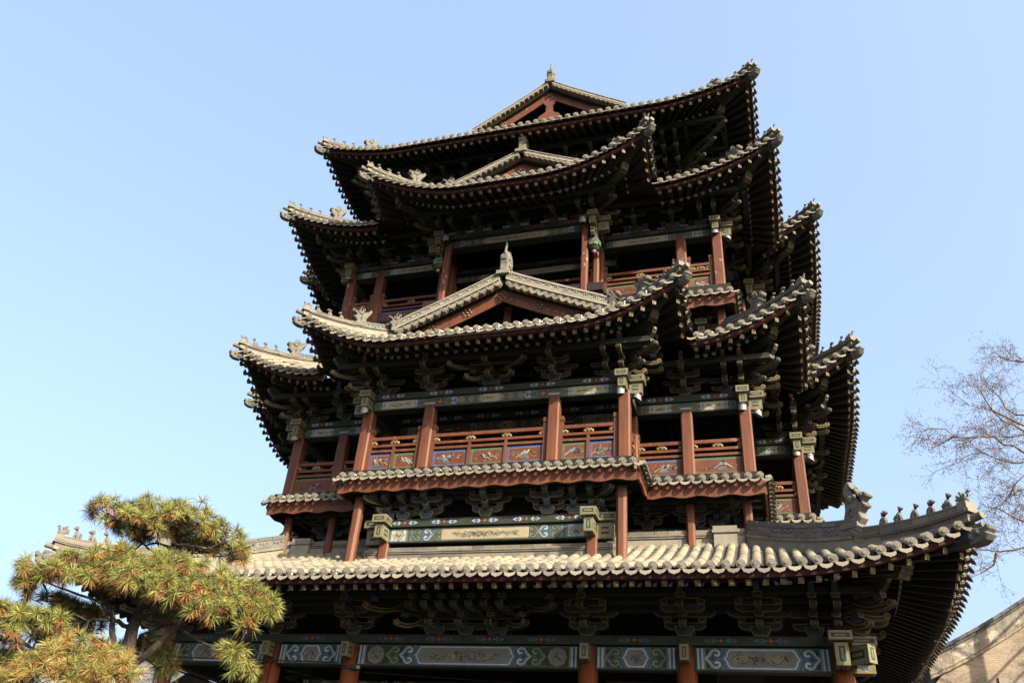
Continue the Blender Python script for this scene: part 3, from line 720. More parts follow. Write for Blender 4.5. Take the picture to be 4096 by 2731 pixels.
def cloud(mb,u,z0,z1,y,dr,pal):
    """one cloud-head motif: a band that curls in at both ends, with a drop in its heart; dr=+1 opens to the right"""
    h=z1-z0; zc=(z0+z1)/2; a,b,c=pal
    P=[(u+dr*p*h*1.40,zc+q*h*1.20) for p,q in RUYI]
    mb.poly([(p,y-.001,q) for p,q in P[2:-2]],b)
    band(mb,P,h*.19,y-.002,'black'); band(mb,P,h*.125,y-.003,a); line(mb,P[3:-3],h*.030,y-.0042,b)
    ell(mb,u-dr*h*.10,zc,h*.10,h*.09,y-.0045,'black',8); ell(mb,u-dr*h*.10,zc,h*.075,h*.068,y-.005,c,8)
def flower(mb,u,z,r,y,kk='orange'):
    ell(mb,u,z,r*1.25,r*1.25,y-.001,'black',10)
    for i in range(4):
        a=i*math.pi/2; ell(mb,u+r*.62*math.cos(a),z+r*.62*math.sin(a),r*.5,r*.5,y-.002,'pred',8)
    ell(mb,u,z,r*.45,r*.45,y-.003,'orange',8); ell(mb,u,z,r*.2,r*.2,y-.004,'ochre',6)
def arrowpair(mb,u,z,h,y,dim=False):
    """flower between two pale-blue lobes on the plate beam"""
    flower(mb,u,z,h*.26,y)
    for s in (-1,1):
        ell(mb,u+s*h*.60,z,h*.11,h*.11,y-.001,'lgreen',8)
        for e,kk,sc_ in ((.001,'black',1.12),(.002,'wblue' if not dim else 'mblue',1.0),(.003,'mblue' if not dim else 'pblue',.60)):
            c=u+s*h*1.35; w_=h*.62*sc_; hh=h*.30*sc_
            P=[(-.95,.55),(-.75,.95),(-.35,.95),(-.1,.45),(.15,.4),(.2,1.0),(1.15,0),(.2,-1.0),(.15,-.4),(-.1,-.45),(-.35,-.95),(-.75,-.95),(-.95,-.55)]
            P=[(c+s*a*w_,y-e,z+b*hh) for a,b in P]; mb.poly(P if s>0 else P[::-1],kk)
def panel_shape(u0,u1,z0,z1,e):
    h=(z1-z0); u0+=e*1.4; u1-=e*1.4; z0+=e; z1-=e; q=h*.30; zc=(z0+z1)/2
    return [(u0,zc),(u0+q*.45,zc-h*.16),(u0+q*.55,zc-h*.3),(u0+q,z0),(u1-q,z0),(u1-q*.55,zc-h*.3),(u1-q*.45,zc-h*.16),(u1,zc),(u1-q*.45,zc+h*.16),(u1-q*.55,zc+h*.3),(u1-q,z1),(u0+q,z1),(u0+q*.55,zc+h*.3),(u0+q*.45,zc+h*.16)]
PALA=('wblue','mblue','pred'); PALB=('lgreen','mgreen','pred')
def paint(mb,u0,u1,z0,z1,y,style,seed):
    """paint the face of a beam between u0 and u1 (face at y, facing -y)"""
    rn=random.Random(seed); h=z1-z0; W=u1-u0; zc=(z0+z1)/2
    rect(mb,u0,u1,z0,z1,y-.0005,'mblue2' if style in('L2','L3','L15') else 'green')
    line(mb,[(u0,z0+h*.045),(u1,z0+h*.045)],h*.07,y-.001,'mgreen'); line(mb,[(u0,z1-h*.03),(u1,z1-h*.03)],h*.05,y-.001,'mgreen')
    a=u0; b=u1
    cr='cream' if style!='L1' else 'greyp'
    if style=='L1':
        for i,kk in enumerate(('wblue','mblue','wblue','lgreen')):
            for s in (-1,1):
                e=(u0+.03+i*.035) if s<0 else (u1-.03-i*.035); rect(mb,e-.016,e+.016,z0+.01,z1-.01,y-.0015,kk)
        if W>3.4:
            for s in (-1,1):
                c=u0+.36 if s<0 else u1-.36; rect(mb,c-.19,c+.19,z0+.015,z1-.015,y-.002,'green'); ell(mb,c,zc,.175,.165,y-.003,'gold',8); ell(mb,c,zc,.155,.15,y-.004,cr,8); ink(mb,c-.11,c+.11,zc-.1,zc+.1,y-.005,rn,2)
            a=u0+.60; b=u1-.60
        else: a=u0+.17; b=u1-.17
        ch=h*.62; pal=('wblue','mblue','pblue') if (seed%2) else ('lgreen','mgreen','green'); pal2=('lgreen','mgreen','green') if seed%2 else ('wblue','mblue','pblue')
        n=1 if W<3.4 else 2
        for i in range(n):
            for s in (-1,1):
                c=(a+h*.38+i*h*.78) if s<0 else (b-h*.38-i*h*.78)
                cloud(mb,c,z0+.015,z1-.015,y-.001,-s,pal if i==0 else pal2)
        a+=h*.78*n; b-=h*.78*n
        for e,kk,o in ((-.075,'lgreen',.0012),(-.055,'black',.0016),(-.045,'mblue',.002),(.0,'wblue',.0026),(.022,'ochre',.0030),(.030,cr,.0034)):
            P=panel_shape(a,b,z0+.02,z1-.02,e); P=[(x,min(max(z,z0+.004),z1-.004)) for x,z in P]; mb.poly([(x,y-o,z) for x,z in P],kk)
        ink(mb,a+.12,b-.12,z0+.06,z1-.05,y-.004,rn,1.6)
        return
    if style=='L15':
        for s in (-1,1):
            c=u0+.17 if s<0 else u1-.17
            for j,kk in ((-.19,'lgreen'),(.19,'lgreen'),(.245,'mgreen'),(.285,'lgreen')): rect(mb,c-s*0+(-s)*j-.014,c+(-s)*j+.014,z0+.01,z1-.01,y-.002,kk)
            rect(mb,c-.165,c+.165,z0+.015,z1-.015,y-.002,'wblue'); 
            for q in range(14): ell(mb,c+rn.uniform(-.15,.15),zc+rn.uniform(-.13,.13),.03,.012,y-.0025,'mblue',6,rn.uniform(0,3))
            mb.poly([(c-.15,y-.003,zc),(c,y-.003,z0+.015),(c+.15,y-.003,zc),(c,y-.003,z1-.015)],'ochre'); mb.poly([(c-.125,y-.004,zc),(c-.05,y-.004,zc-.08),(c,y-.004,z0+.03),(c+.05,y-.004,zc-.08),(c+.125,y-.004,zc),(c+.05,y-.004,zc+.08),(c,y-.004,z1-.03),(c-.05,y-.004,zc+.08)],'cream')
            ink(mb,c-.07,c+.07,zc-.07,zc+.07,y-.005,rn,2)
        a=u0+.46; b=u1-.46
        for s in (-1,1):
            for i,(pal,dd) in enumerate(((PALB,1),(PALA,-1),(PALB,1))):
                c=(a+.13+i*.225) if s<0 else (b-.13-i*.225); cloud(mb,c,z0+.01,z1-.01,y-.001,-s*dd if i<2 else -s,pal)
        a+=.70; b-=.70
        rect(mb,a-.03,b+.03,z0+.025,z1-.02,y-.0012,'cream'); line(mb,[(a,z0+.02),(b,z0+.02)],.012,y-.0018,'ochre'); line(mb,[(a,z1-.02),(b,z1-.02)],.012,y-.0018,'lgreen')
        ink(mb,a+.1,b-.05,z0+.03,z1-.04,y-.002,rn,2.2)
        return
    # storeys two and three
    m=h*.86
    if W>2.2:
        for s in (-1,1):
            e=u0+h*.55 if s<0 else u1-h*.55; flower(mb,e,zc,h*.34,y-.001)
            cloud(mb,e-s*h*1.0,z0+.01,z1-.01,y-.001,-s,PALB); cloud(mb,e-s*h*1.55,z0+.01,z1-.01,y-.001,s,PALA)
            for j in (0,1):
                c=e-s*(h*2.35+j*h*1.05); ell(mb,c,zc,h*.36,h*.33,y-.001,'ochre',9); rect(mb,c-h*.16,c+h*.16,zc+h*.2,zc+h*.40,y-.0015,'ochre'); ell(mb,c,zc-.01,h*.22,h*.2,y-.002,'gold',8)
            cloud(mb,e-s*h*4.35,z0+.01,z1-.01,y-.001,-s,PALB)
        a=u0+h*5.0; b=u1-h*5.0
        a-=h*.35; b+=h*.35
    else:
        for s in (-1,1):
            e=u0+h*.45 if s<0 else u1-h*.45; cloud(mb,e,z0+.01,z1-.01,y-.001,-s,PALB); cloud(mb,e-s*h*.62,z0+.01,z1-.01,y-.001,s,PALA)
        a=u0+h*.95; b=u1-h*.95
    for e,kk,o in ((-.02,'black',.0012),(-.008,'wblue',.0022),(.006,'black',.0028),(.010,cr,.0034)):
        P=panel_shape(a,b,z0+.02,z1-.02,e); mb.poly([(x,y-o,min(max(z,z0+.004),z1-.004)) for x,z in P],kk)
    ink(mb,a+.08,b-.08,z0+.04,z1-.04,y-.004,rn,1.8)
    rect(mb,u0,u1,z0-.0005,z0+.0005,y,'green')
def capblock(mb,x0,x1,y0,y1,z0,z1):
    """beam end painted with nested frames: gold edge, pale green, dark green, ochre bar"""
    mb.box(x0,x1,y0,y1,z0,z1,'gold')
    def frame(f,a0,a1,b0,b1):
        w_=min(a1-a0,b1-b0)
        for d,kk,o in ((.10*w_,'lgreen',.002),(.27*w_,'green',.004)):
            mb.poly([f(a0+d,b0+d,o),f(a1-d,b0+d,o),f(a1-d,b1-d,o),f(a0+d,b1-d,o)],kk)
        ca,cb=(a0+a1)/2,(b0+b1)/2; L=(a1-a0)*.24; Hh=(b1-b0)*.24; t=w_*.09
        if a1-a0>b1-b0: Hh=t
        else: L=t
        mb.poly([f(ca-L,cb-Hh,.006),f(ca+L,cb-Hh,.006),f(ca+L,cb+Hh,.006),f(ca-L,cb+Hh,.006)],'ochre')
    frame(lambda a,b,o:(a,y0-o,b),x0,x1,z0,z1); frame(lambda a,b,o:(x1+o,a,b),y0,y1,z0,z1); frame(lambda a,b,o:(x0-o,a,b),y0,y1,z0,z1); frame(lambda a,b,o:(a,b,z0-o),x0,x1,y0,y1)
def corner_ends(k,cx,cf,zl0,zl1,zu0,zu1,big=1.0,sides=(-1,1)):
    """pairs of crossing beam ends at a corner column (column at (cx,-cf) in side k's frame)"""
    s=1 if cx>0 else -1; mb=MB(); mb.T=rotz(k)
    if (rotz(k)@Vector((cx,-cf,0))).y>.9: return None
    w_=.085*big
    capblock(mb,cx-w_,cx+w_,-cf-.40*big,-cf-.10,zl0,zl1); capblock(mb,cx-.145*big,cx+.145*big,-cf-.46*big,-cf-.10,zu0,zu1)
    a,b=(cx+.10*s,cx+.40*big*s); a,b=min(a,b),max(a,b); capblock(mb,a,b,-cf-w_,-cf+w_,zl0-.04,zl1)
    a,b=(cx+.10*s,cx+.46*big*s); a,b=min(a,b),max(a,b); capblock(mb,a,b,-cf-.145*big,-cf+.145*big,zu0,zu1)
    return mb.build('beam_end',TOWER)
def painted_beam(k,F,u0,u1,z0,z1,zu0,zu1,style,seed,breaks=(),proud=.05,groups=None,lw=.11,end='painted_beam',dp=.22):
    mb=MB(); mb.T=rotz(k)
    yl=-F-lw; yu=yl-proud
    mb.box(u0,u1,yl,yl+dp,z0,z1,'green'); mb.box(u0-.02,u1+.02,yu,yl+.26,zu0,zu1,'green')
    mb.box(u0,u1,yl-.01,yl+dp+.01,z0-.02,z0,'green')
    B=[u0]+list(breaks)+[u1]; g=.125 if breaks else .02
    for i,(a,b) in enumerate(zip(B,B[1:])):
        paint(mb,a+(g if i>0 else .14),b-(g if i<len(B)-2 else .14),z0+.003,z1-.003,yl,style,seed*7+i)
    for c in breaks:      # painted collar where the column meets the beam
        rect(mb,c-.12,c+.12,z0+.003,z1-.003,yl-.004,'pblue')
        for j,kk in ((.15,'mblue'),(.35,'wblue'),(.5,'ochre'),(.7,'mgreen'),(.85,'mgreen')): rect(mb,c-.12,c+.12,z0+(z1-z0)*j-.014,z0+(z1-z0)*j+.014,yl-.005,kk)
    h=zu1-zu0; W=u1-u0
    n=groups or max(1,round(W/.95))
    for i in range(n): arrowpair(mb,u0+W*(i+.5)/n,(zu0+zu1)/2,min(h,.14),yu,style=='L3')
    line(mb,[(u0,zu1-.008),(u1,zu1-.008)],.012,yu-.001,'reddark')
    return mb.build(end,TOWER)

# ------------------------------------------------------------------ columns, posts
def column_mesh(w_,h,k,ch=.03):
    mb=MB(); a=w_/2; b=a-ch
    P=[(-b,-a),(b,-a),(a,-b),(a,b),(b,a),(-b,a),(-a,b),(-a,-b)]
    n=8; mb.add([(x,y,0) for x,y in P]+[(x,y,h) for x,y in P],[(i,(i+1)%n,n+(i+1)%n,n+i) for i in range(n)]+[range(n,2*n),list(range(n))[::-1]],k)
    return mb.mesh('column')
def round_column(r,h):
    mb=MB(); mb.lathe([(r*1.0,0),(r*1.01,h*.3),(r*.98,h*.7),(r*.90,h),(.0,h)],'redcol',n=24); return mb.mesh('column')
def put(me,name,x,y,z,k=0): return link(name,me,TOWER,rotz(k)@Matrix.Translation((x,y,z)))

# ------------------------------------------------------------------ bracket sets
def beak_prof(L,h=.13):
    return [(0,h),(L*.34,h),(L*.40,h+.03),(L*.46,h*.85),(L*.58,h*.42),(L*.74,h*.20),(L*.88,h*.22),(L*.95,h*.45),(L*1.0,h*.55),(L*1.05,h*.25),(L*1.03,-.015),(L*.94,-.045),(L*.78,-.055),(L*.62,-.035),(L*.48,.015),(L*.38,.035),(L*.30,.01),(0,0)]
def beak(mb,L,z,t,kf,h=.13,lit=False):
    pr=[(a,z+b) for a,b in beak_prof(L,h)]
    mb.prism(pr,-t/2,t/2,'gold','oz',kf,.017)
    mb.tube([(-t*.48,-(L*.99),z+.03),(t*.48,-(L*.99),z+.03)],.050,kf,10,False)
    for sg in (-1,1):
        mb.tube([(sg*t*.44,-(L*.99),z+.03),(sg*t*.56,-(L*.99),z+.03)],.052,'gold',10); mb.tube([(sg*t*.5,-(L*.99),z+.03),(sg*t*.575,-(L*.99),z+.03)],.030,kf,8); mb.tube([(sg*t*.5,-(L*.985),z+.03),(sg*t*.59,-(L*.985),z+.03)],.014,'gold',6)
    
    mb.poly([(-t*.30,-(L*1.0)-.054,z-.0),(t*.30,-(L*1.0)-.054,z),(t*.30,-(L*1.0)-.050,z+.06),(-t*.30,-(L*1.0)-.050,z+.06)],kf)
    b=[(L*.40,.03),(L*.48,.01),(L*.62,-.040),(L*.78,-.060),(L*.94,-.050)]
    for (a1,b1),(a2,b2) in zip(b,b[1:]): mb.poly([(-t*.28,-a1,z+b1-.004),(t*.28,-a1,z+b1-.004),(t*.28,-a2,z+b2-.004),(-t*.28,-a2,z+b2-.004)],kf)
def arm(mb,L,z,t,kf,h=.13):
    pr=[(0,z+h),(L,z+h),(L+.01,z+h*.75),(L-.01,z+h*.42),(L-.07,z+h*.14),(L-.16,z),(0,z)]
    mb.prism(pr,-t/2,t/2,'gold','oz',kf,.015)
    for (a1,b1),(a2,b2) in zip(pr[2:5],pr[3:6]): mb.poly([(-t*.3,-a1-.004,b1-.003),(t*.3,-a1-.004,b1-.003),(t*.3,-a2-.004,b2-.003),(-t*.3,-a2-.004,b2-.003)],kf)
def gong(mb,L,z,o,t,kf,h=.12):
    a=L/2; pr=[(-a,z+h),(a,z+h),(a,z+h*.55),(a-.035,z+h*.22),(a-.11,z),(-a+.11,z),(-a+.035,z+h*.22),(-a,z+h*.55)]
    mb.prism(pr,-o-t/2,-o+t/2,'gold','uz',kf,.015)
def dou(mb,u,o,z,w_,h,kf):
    T=mb.T; a=w_/2; b=a*.68
    P=[(-b,0),(b,0),(a,h*.55),(a,h),(-a,h),(-a,h*.55)]
    mb.prism([(u+x,z+y) for x,y in P],-o-a*.95,-o+a*.95,'gold','uz',kf,.014)
def set_mesh(kind,kf,kf2):
    """kind: 'eave' two beaks deep, 'single', 'balcony', 'stack' (four tiers)"""
    mb=MB(); t=.095
    if kind=='eave':
        dou(mb,0,0,0,.30,.15,kf2)
        gong(mb,.66,.11,0,.09,kf); beak(mb,.44,.10,t,kf)
        for s in (-1,1): dou(mb,s*.27,0,.23,.13,.08,kf2)
        dou(mb,0,.30,.235,.15,.09,kf2)
        gong(mb,.98,.31,0,.09,kf); gong(mb,.70,.31,.30,.09,kf2); beak(mb,.76,.31,t,kf2 if kf!='green' else kf)
        for s in (-1,1): dou(mb,s*.29,.30,.43,.13,.08,kf)
        dou(mb,0,.62,.44,.15,.09,kf2); gong(mb,.70,.52,.30,.08,kf)
        mb.prism([(0,.52),(.66,.52),(.74,.60),(.78,.72),(.70,.80),(.60,.74),(.55,.68),(0,.68)],-.045,.045,'gold','oz',kf,.014)
        mb.ball((0,-.755,.70),.04,'pred',7,5)
    elif kind=='single':
        dou(mb,0,0,0,.30,.15,kf2); beak(mb,.58,.12,.09,kf); gong(mb,.60,.12,0,.09,kf2)
        for s in (-1,1): dou(mb,s*.25,0,.24,.13,.08,kf2)
        dou(mb,0,.33,.26,.15,.09,kf2); gong(mb,.62,.34,.33,.08,kf)
        mb.prism([(0,.34),(.55,.34),(.64,.44),(.66,.58),(.58,.62),(.50,.52),(0,.50)],-.04,.04,'gold','oz',kf,.014)
    elif kind=='balcony':
        dou(mb,0,0,0,.27,.14,kf2); arm(mb,.22,.10,.10,kf2); gong(mb,.60,.10,0,.09,kf)
        for s in (-1,1): dou(mb,s*.25,0,.215,.13,.075,kf)
        dou(mb,0,.17,.22,.14,.075,kf2); arm(mb,.44,.285,.10,kf); gong(mb,.66,.285,.17,.09,kf2); gong(mb,.92,.285,0,.09,kf2)
        for s in (-1,1): dou(mb,s*.27,.17,.405,.13,.075,kf)
        dou(mb,0,.39,.41,.15,.08,kf2)
    elif kind=='stack':
        dou(mb,0,0,0,.28,.14,kf2); z=.10
        for i in range(4):
            beak(mb,.40+.30*i,z,.10,kf); gong(mb,.55+.12*i,z,0,.09,kf2)
            dou(mb,0,.27+.30*i,z+.135,.14,.08,kf2); gong(mb,.55,z+.21,.27+.30*i,.08,kf2); z+=.235
    return mb.mesh('bracket_set')
def corner_mesh(kind,kf,kf2):
    """corner cluster; the corner's outward diagonal is (+x,-y)"""
    mb=MB(); t=.095; I=Matrix.Identity(4)
    tiers={'eave':((.44,.10),(.76,.31)),'single':((.60,.12),),'balcony':((.22,.10),(.44,.285)),'stack':((.40,.10),(.70,.335),(1.0,.57),(1.3,.805))}[kind]
    for q,(ang,offs,scl) in enumerate(((0,(0,-.34),1.0),(90,(0,.34),1.0),(45,(0,),1.42))):
        for off in offs:
            base=Matrix.Translation((off if q==0 else 0,off*0 if q==0 else 0,0)) if q!=1 else Matrix.Translation((0,off,0))
            mb.T=base@Matrix.Rotation(R(ang),4,'Z')
            if q<2: dou(mb,0,0,0,.28,.145,kf2)
            for i,(L,z) in enumerate(tiers):
                if kind=='balcony': arm(mb,L*scl,z,.10,kf if i else kf2)
                else: beak(mb,L*scl,z,.085 if kind!='eave' else t,kf)
                dou(mb,0,(L-.14)*scl,z+.135,.14,.08,kf2)
            if q<2 and off:
                for i,(L,z) in enumerate(tiers): gong(mb,.62+.2*i,z,0,.09,kf2 if i%2 else kf)
            if kind in('eave','single') :
                L,z=tiers[-1]; L*=scl; z+=.21
                mb.prism([(0,z),(L*.88,z),(L*.98,z+.08),(L*1.03,z+.20),(L*.93,z+.27),(L*.80,z+.21),(L*.72,z+.15),(0,z+.15)],-.045,.045,'gold','oz',kf,.014)
                if kind=='eave': mb.ball((0,-L,z+.17),.045,'pred' if q<2 else 'gold2',7,5)
    return mb.mesh('bracket_set')
ME['e_g']=set_mesh('eave','green','pblue'); ME['e_b']=set_mesh('eave','pblue','green'); ME['s']=set_mesh('single','green','pblue')
ME['bal_g']=set_mesh('balcony','green','pblue'); ME['bal_b']=set_mesh('balcony','pblue','green'); ME['st']=set_mesh('stack','green','pblue')
for a in ('eave','single','balcony','stack'): ME['c_'+a]=corner_mesh(a,'green','pblue')
def fan_mesh(ups,los):
    mb=MB(); t=.10
    for off,ang,L,z in los+ups:
        mb.T=Matrix.Translation((off,0,0))@Matrix.Rotation(R(ang),4,'Z'); beak(mb,L,z,t,'green' if abs(ang)>1 else rnd.choice(('green','pblue')))
        dou(mb,0,L-.16,z+.135,.14,.08,'pblue')
    mb.T=None
    offs=sorted({o for o,a,L,z in los}); 
    for o in offs: dou(mb,o,0,0,.32,.15,'pblue')
    W=(max(offs)-min(offs)) if len(offs)>1 else 0
    gong(mb,W+.8,.30,0,.10,'green'); gong(mb,W+.66,.11,0,.10,'pblue'); gong(mb,W+.9,.42,.30,.09,'green')
    return mb.mesh('bracket_set')
ME['fan2']=fan_mesh([(0,0,.74,.31),(-.10,-50,1.0,.31),(.10,50,1.0,.31)],[(0,0,.48,.10),(-.05,-50,.62,.10),(.05,50,.62,.10)])
ME['fan1']=fan_mesh([(x*.285,0,.92,.34) for x in range(-3,4)]+[(-.95,-48,1.15,.34),(.95,48,1.15,.34)],[(x*.57,0,.58,.10) for x in (-1,0,1)]+[(-.65,-48,.80,.10),(.65,48,.80,.10)])
def bset(me,k,u,F,z,s=1.0):
    if (rotz(k)@Vector((u,-F,z))).y>.9: return None
    return link('bracket_set',ME[me],TOWER,rotz(k)@Matrix.Translation((u,-F,z))@Matrix.Scale(s,4))
def purlins(k,u0,u1,lst,kk='rafter'):
    mb=MB(); mb.T=rotz(k)
    for F,z0,z1,w_ in lst:
        mb.box(u0,u1,-F-w_/2,-F+w_/2,z0,z1,kk); rect(mb,u0,u1,z0+.01,z0+.018,-F-w_/2-.002,'mgreen')
    return mb.build('eave_purlin',TOWER)

# ------------------------------------------------------------------ railings with painted panels
def scene_paint(mb,u0,u1,z0,z1,y,rn):
    """a small bird-and-flower painting"""
    W=u1-u0; H=z1-z0; cx=u0+W*rn.uniform(.38,.62); cz=z0+H*.5
    k=rn.randrange(3)
    if k!=1:   # rock
        ell(mb,cx,z0+H*.16,H*.42,H*.20,y-.001,'rock',8); ell(mb,cx+H*.1,z0+H*.28,H*.26,H*.16,y-.0015,'rock',7); line(mb,[(cx-H*.25,z0+H*.2),(cx,z0+H*.35),(cx+H*.2,z0+H*.22)],.012,y-.002,'skyblue')
    p=[(u0+W*.12,z0+H*rn.uniform(.2,.5))]
    for j in range(5): p.append((p[-1][0]+W*.15,z0+H*rn.uniform(.2,.75)))
    line(mb,p,.014,y-.001,'black' if k else 'rock')
    for a,b in p:
        for j in range(rn.randint(2,5)):
            kk=rn.choice((('pink','white','leaf'),('leaf','leaf','yellow'),('yellow','yellow','leaf'))[k]); ell(mb,a+rn.gauss(0,.04),b+rn.gauss(0,.035),.015,.010,y-.002,kk,6,rn.uniform(0,3))
    if rn.random()<.6:   # bamboo
        c=(u0+W*rn.choice((.16,.84)),z0+H*.35)
        for j in range(8):
            a=rn.uniform(.2,2.9); line(mb,[c,(c[0]+.12*math.cos(a),c[1]+.10*math.sin(a))],.012,y-.002,'skyblue')
    for i in range(rn.choice((1,2,2))):
        bx=cx+(i-.4)*H*.38+rn.uniform(-.03,.03); bz=cz+rn.uniform(-.02,.05); d=rn.choice((-1,1)); body=rn.choice(('white','white','yellow','skyblue','leaf'))
        ell(mb,bx,bz,.058,.033,y-.003,body,9,d*.6); ell(mb,bx+d*.046,bz+.044,.023,.021,y-.004,rn.choice(('black','white','skyblue')),8); ell(mb,bx-d*.02,bz+.0,.045,.022,y-.0045,rn.choice(('skyblue','black','rock')),7,d*.4)
        line(mb,[(bx-d*.05,bz-.02),(bx-d*.15,bz-.10)],.022,y-.0035,rn.choice(('skyblue','black','white','yellow'))); line(mb,[(bx+d*.08,bz+.055),(bx+d*.105,bz+.05)],.010,y-.0045,'orange')
def railing(k,F,u0,u1,zb,panels,seed,zs=(.885,.79,.695,.605,.570,.480,.395),clip=None):
    """one bay: end posts, three rails, cloud struts and painted panels. zb is the floor height"""
    T=rotz(k); mb=MB(); mb.T=T; y=-F
    if (T@Vector(((u0+u1)/2,-F,0))).y>1.2: return None
    r1,r1b,r2,r2b,r3,r3b,pt=(.83,.755,.647,.59,.52,.463,.435); pb=.02
    for c in (u0+.045,u1-.045):
        mb.box(c-.045,c+.045,y-.065,y+.045,zb,zb+.925,'red'); mb.box(c-.052,c+.052,y-.072,y+.052,zb+.945,zb+1.045,'red'); mb.box(c-.038,c+.038,y-.055,y+.036,zb+.92,zb+.95,'red')
    a=u0+.09; b=u1-.09
    for z1,z0 in ((r1,r1b),(r2,r2b),(r3,r3b)): mb.box(a,b,y-.055,y+.035,zb+z0,zb+z1,'red')
    mb.box(a,b,y-.05,y+.03,zb-.02,zb+pb+.02,'red')
    n=len(panels); W=(b-a)
    for i in range(1,n):
        c=a+W*i/n; mb.box(c-.035,c+.035,y-.056,y+.03,zb+.04,zb+r3b,'red'); mb.box(c-.03,c+.03,y-.05,y+.03,zb+r3,zb+r2b,'red')
    o=mb.build('railing',TOWER)
    for i in range(n):
        p0=a+W*i/n+(.035 if i else 0); p1=a+W*(i+1)/n-(.035 if i<n-1 else 0); z0=zb+.055; z1=zb+pt; pm=MB(); pm.T=T; yy=y-.022
        pm.box(p0,p1,yy,yy+.03,z0,z1,'panelred')
        kk='cobalt' if panels[i]=='b' else 'emerald'; t=.040
        for q in ((p0,p1,z0,z0+t),(p0,p1,z1-t,z1),(p0,p0+t,z0,z1),(p1-t,p1,z0,z1)): rect(pm,*q,yy-.001-(.0005 if q[1]-q[0]<.06 else 0),kk)
        for q in ((p0+t,p1-t,z0+t,z0+t+.011),(p0+t,p1-t,z1-t-.011,z1-t),(p0+t,p0+t+.011,z0+t,z1-t),(p1-t-.011,p1-t,z0+t,z1-t)): rect(pm,*q,yy-.002-(.0005 if q[1]-q[0]<.06 else 0),'ochre')
        for sx in (p0+t+.012,p1-t-.012):
            for sz in (z0+t+.012,z1-t-.012): rect(pm,sx-.018,sx+.018,sz-.018,sz+.018,yy-.003,'ochre'); rect(pm,sx-.010,sx+.010,sz-.010,sz+.010,yy-.0035,kk)
        scene_paint(pm,p0+.09,p1-.09,z0+.07,z1-.06,yy-.003,random.Random(seed*13+i))
        pm.build('painted_panel',o)
    cm=[]
    cs=[a]+[a+W*i/n for i in range(1,n)]+[b] if n>1 else [a,(a+b)/2,b]
    for c in cs:
        cmb=MB(); cmb.T=T; zc=zb+(r1b+r2)/2; y1=y-.045
        e0=max(c-.115,a); e1=min(c+.115,b)
        for dx,dz,rr in ((-.075,-.012,.038),(.075,-.012,.038),(-.04,.018,.034),(.04,.018,.034),(0,.0,.045)):
            if e0-.02<=c+dx<=e1+.02: cmb.ball((c+dx,y1+.02,zc+dz),rr,'gold2',8,6,(1.15,.7,1.0)); cmb.ball((c+dx,y1-.005,zc+dz),rr*.45,'ochre',6,4)
        cmb.box(max(c-.06,a),min(c+.06,b),y-.02,y+.01,zb+r2,zb+r1b,'gold2')
        cmb.build('cloud_strut',o)
    return o

# ================================================================== storey by storey
SIDES=(0,1,3)
# ---- ground storey: round columns, painted lintels, bracket sets
me_c=round_column(.185,5.0)
for k in range(4):
    for u in (-3.957,-2.27,2.27,3.957,6.40): put(me_c,'column',u,-6.40,0,k)
for k in SIDES:
    for i,(a,b) in enumerate(((-6.4,-3.957),(-3.957,-2.27),(-2.27,2.27),(2.27,3.957),(3.957,6.4))):
        mb=MB(); mb.T=rotz(k); yl=-6.51
        mb.box(a+.13,b-.13,yl,yl+.22,4.545,4.905,'green'); mb.box(a+.13,b-.13,yl-.008,yl+.22,4.525,4.545,'green')
        paint(mb,a+.17,b-.17,4.55,4.90,yl,'L1',(2,3,4,6,5)[i]); mb.build('painted_beam',TOWER)
    mb=MB(); mb.T=rotz(k); mb.box(-6.42,6.42,-6.575,-6.25,4.925,5.075,'green'); line(mb,[(-6.4,5.068),(6.4,5.068)],.012,-6.577,'reddark')
    for u in (-5.6,-4.8,-3.1,-1.45,-.49,.49,1.45,3.1,4.55,5.35): arrowpair(mb,u,5.0,.135,-6.575,True)
    mb.build('painted_beam',TOWER)
    for u in (-3.957,-2.27,2.27,3.957):
        mb=MB(); mb.T=rotz(k); capblock(mb,u-.075,u+.075,-6.80,-6.54,4.64,4.895); mb.build('beam_end',TOWER)
    corner_ends(k,6.40,6.40,4.575,4.92,4.945,5.085,1.22)
    if k==3: corner_ends(k,-6.40,6.40,4.575,4.92,4.945,5.085,1.22)
    mb=MB(); mb.T=rotz(k)@Matrix.Translation((6.40,-6.40,0))@Matrix.Rotation(R(45),4,'Z'); capblock(mb,-.085,.085,-.62,-.20,4.62,4.90); mb.build('beam_end',TOWER)
    link('bracket_set',ME['fan1'],TOWER,rotz(k)@Matrix.Translation((0,-6.41,5.08)))
    for i,u in enumerate((-5.2,-3.957,-2.27,2.27,3.957,5.2)): bset('e_b' if i%2 else 'e_g',k,u,6.41,5.08,1.08)
    bset('c_eave',k,6.40,6.40,5.08,1.05)
    purlins(k,-7.0,7.0,[(7.02,5.62,5.74,.12),(6.72,5.56,5.66,.10),(6.41,5.50,6.0,.14)])
mb=MB()
mb.box(-4.3,4.3,-4.3,4.3,0,5.0,'dark'); mb.box(-6.25,6.25,-6.25,6.25,5.95,6.02,'dark'); mb.box(-5.1,5.1,-5.1,5.1,5.0,6.6,'dark')  # near-black boxes put in so the open storey looks unlit inside
mb.build('core_wall',TOWER)
mb=MB(); yl=-4.6
for a,b in ((-4.3,-2.3),(-2.2,2.2),(2.3,4.3)):
    mb.box(a,b,yl,yl+.2,4.30,4.62,'green'); paint(mb,a+.02,b-.02,4.305,4.615,yl,'L1',int(a*10)%7)
mb.build('painted_beam',TOWER)
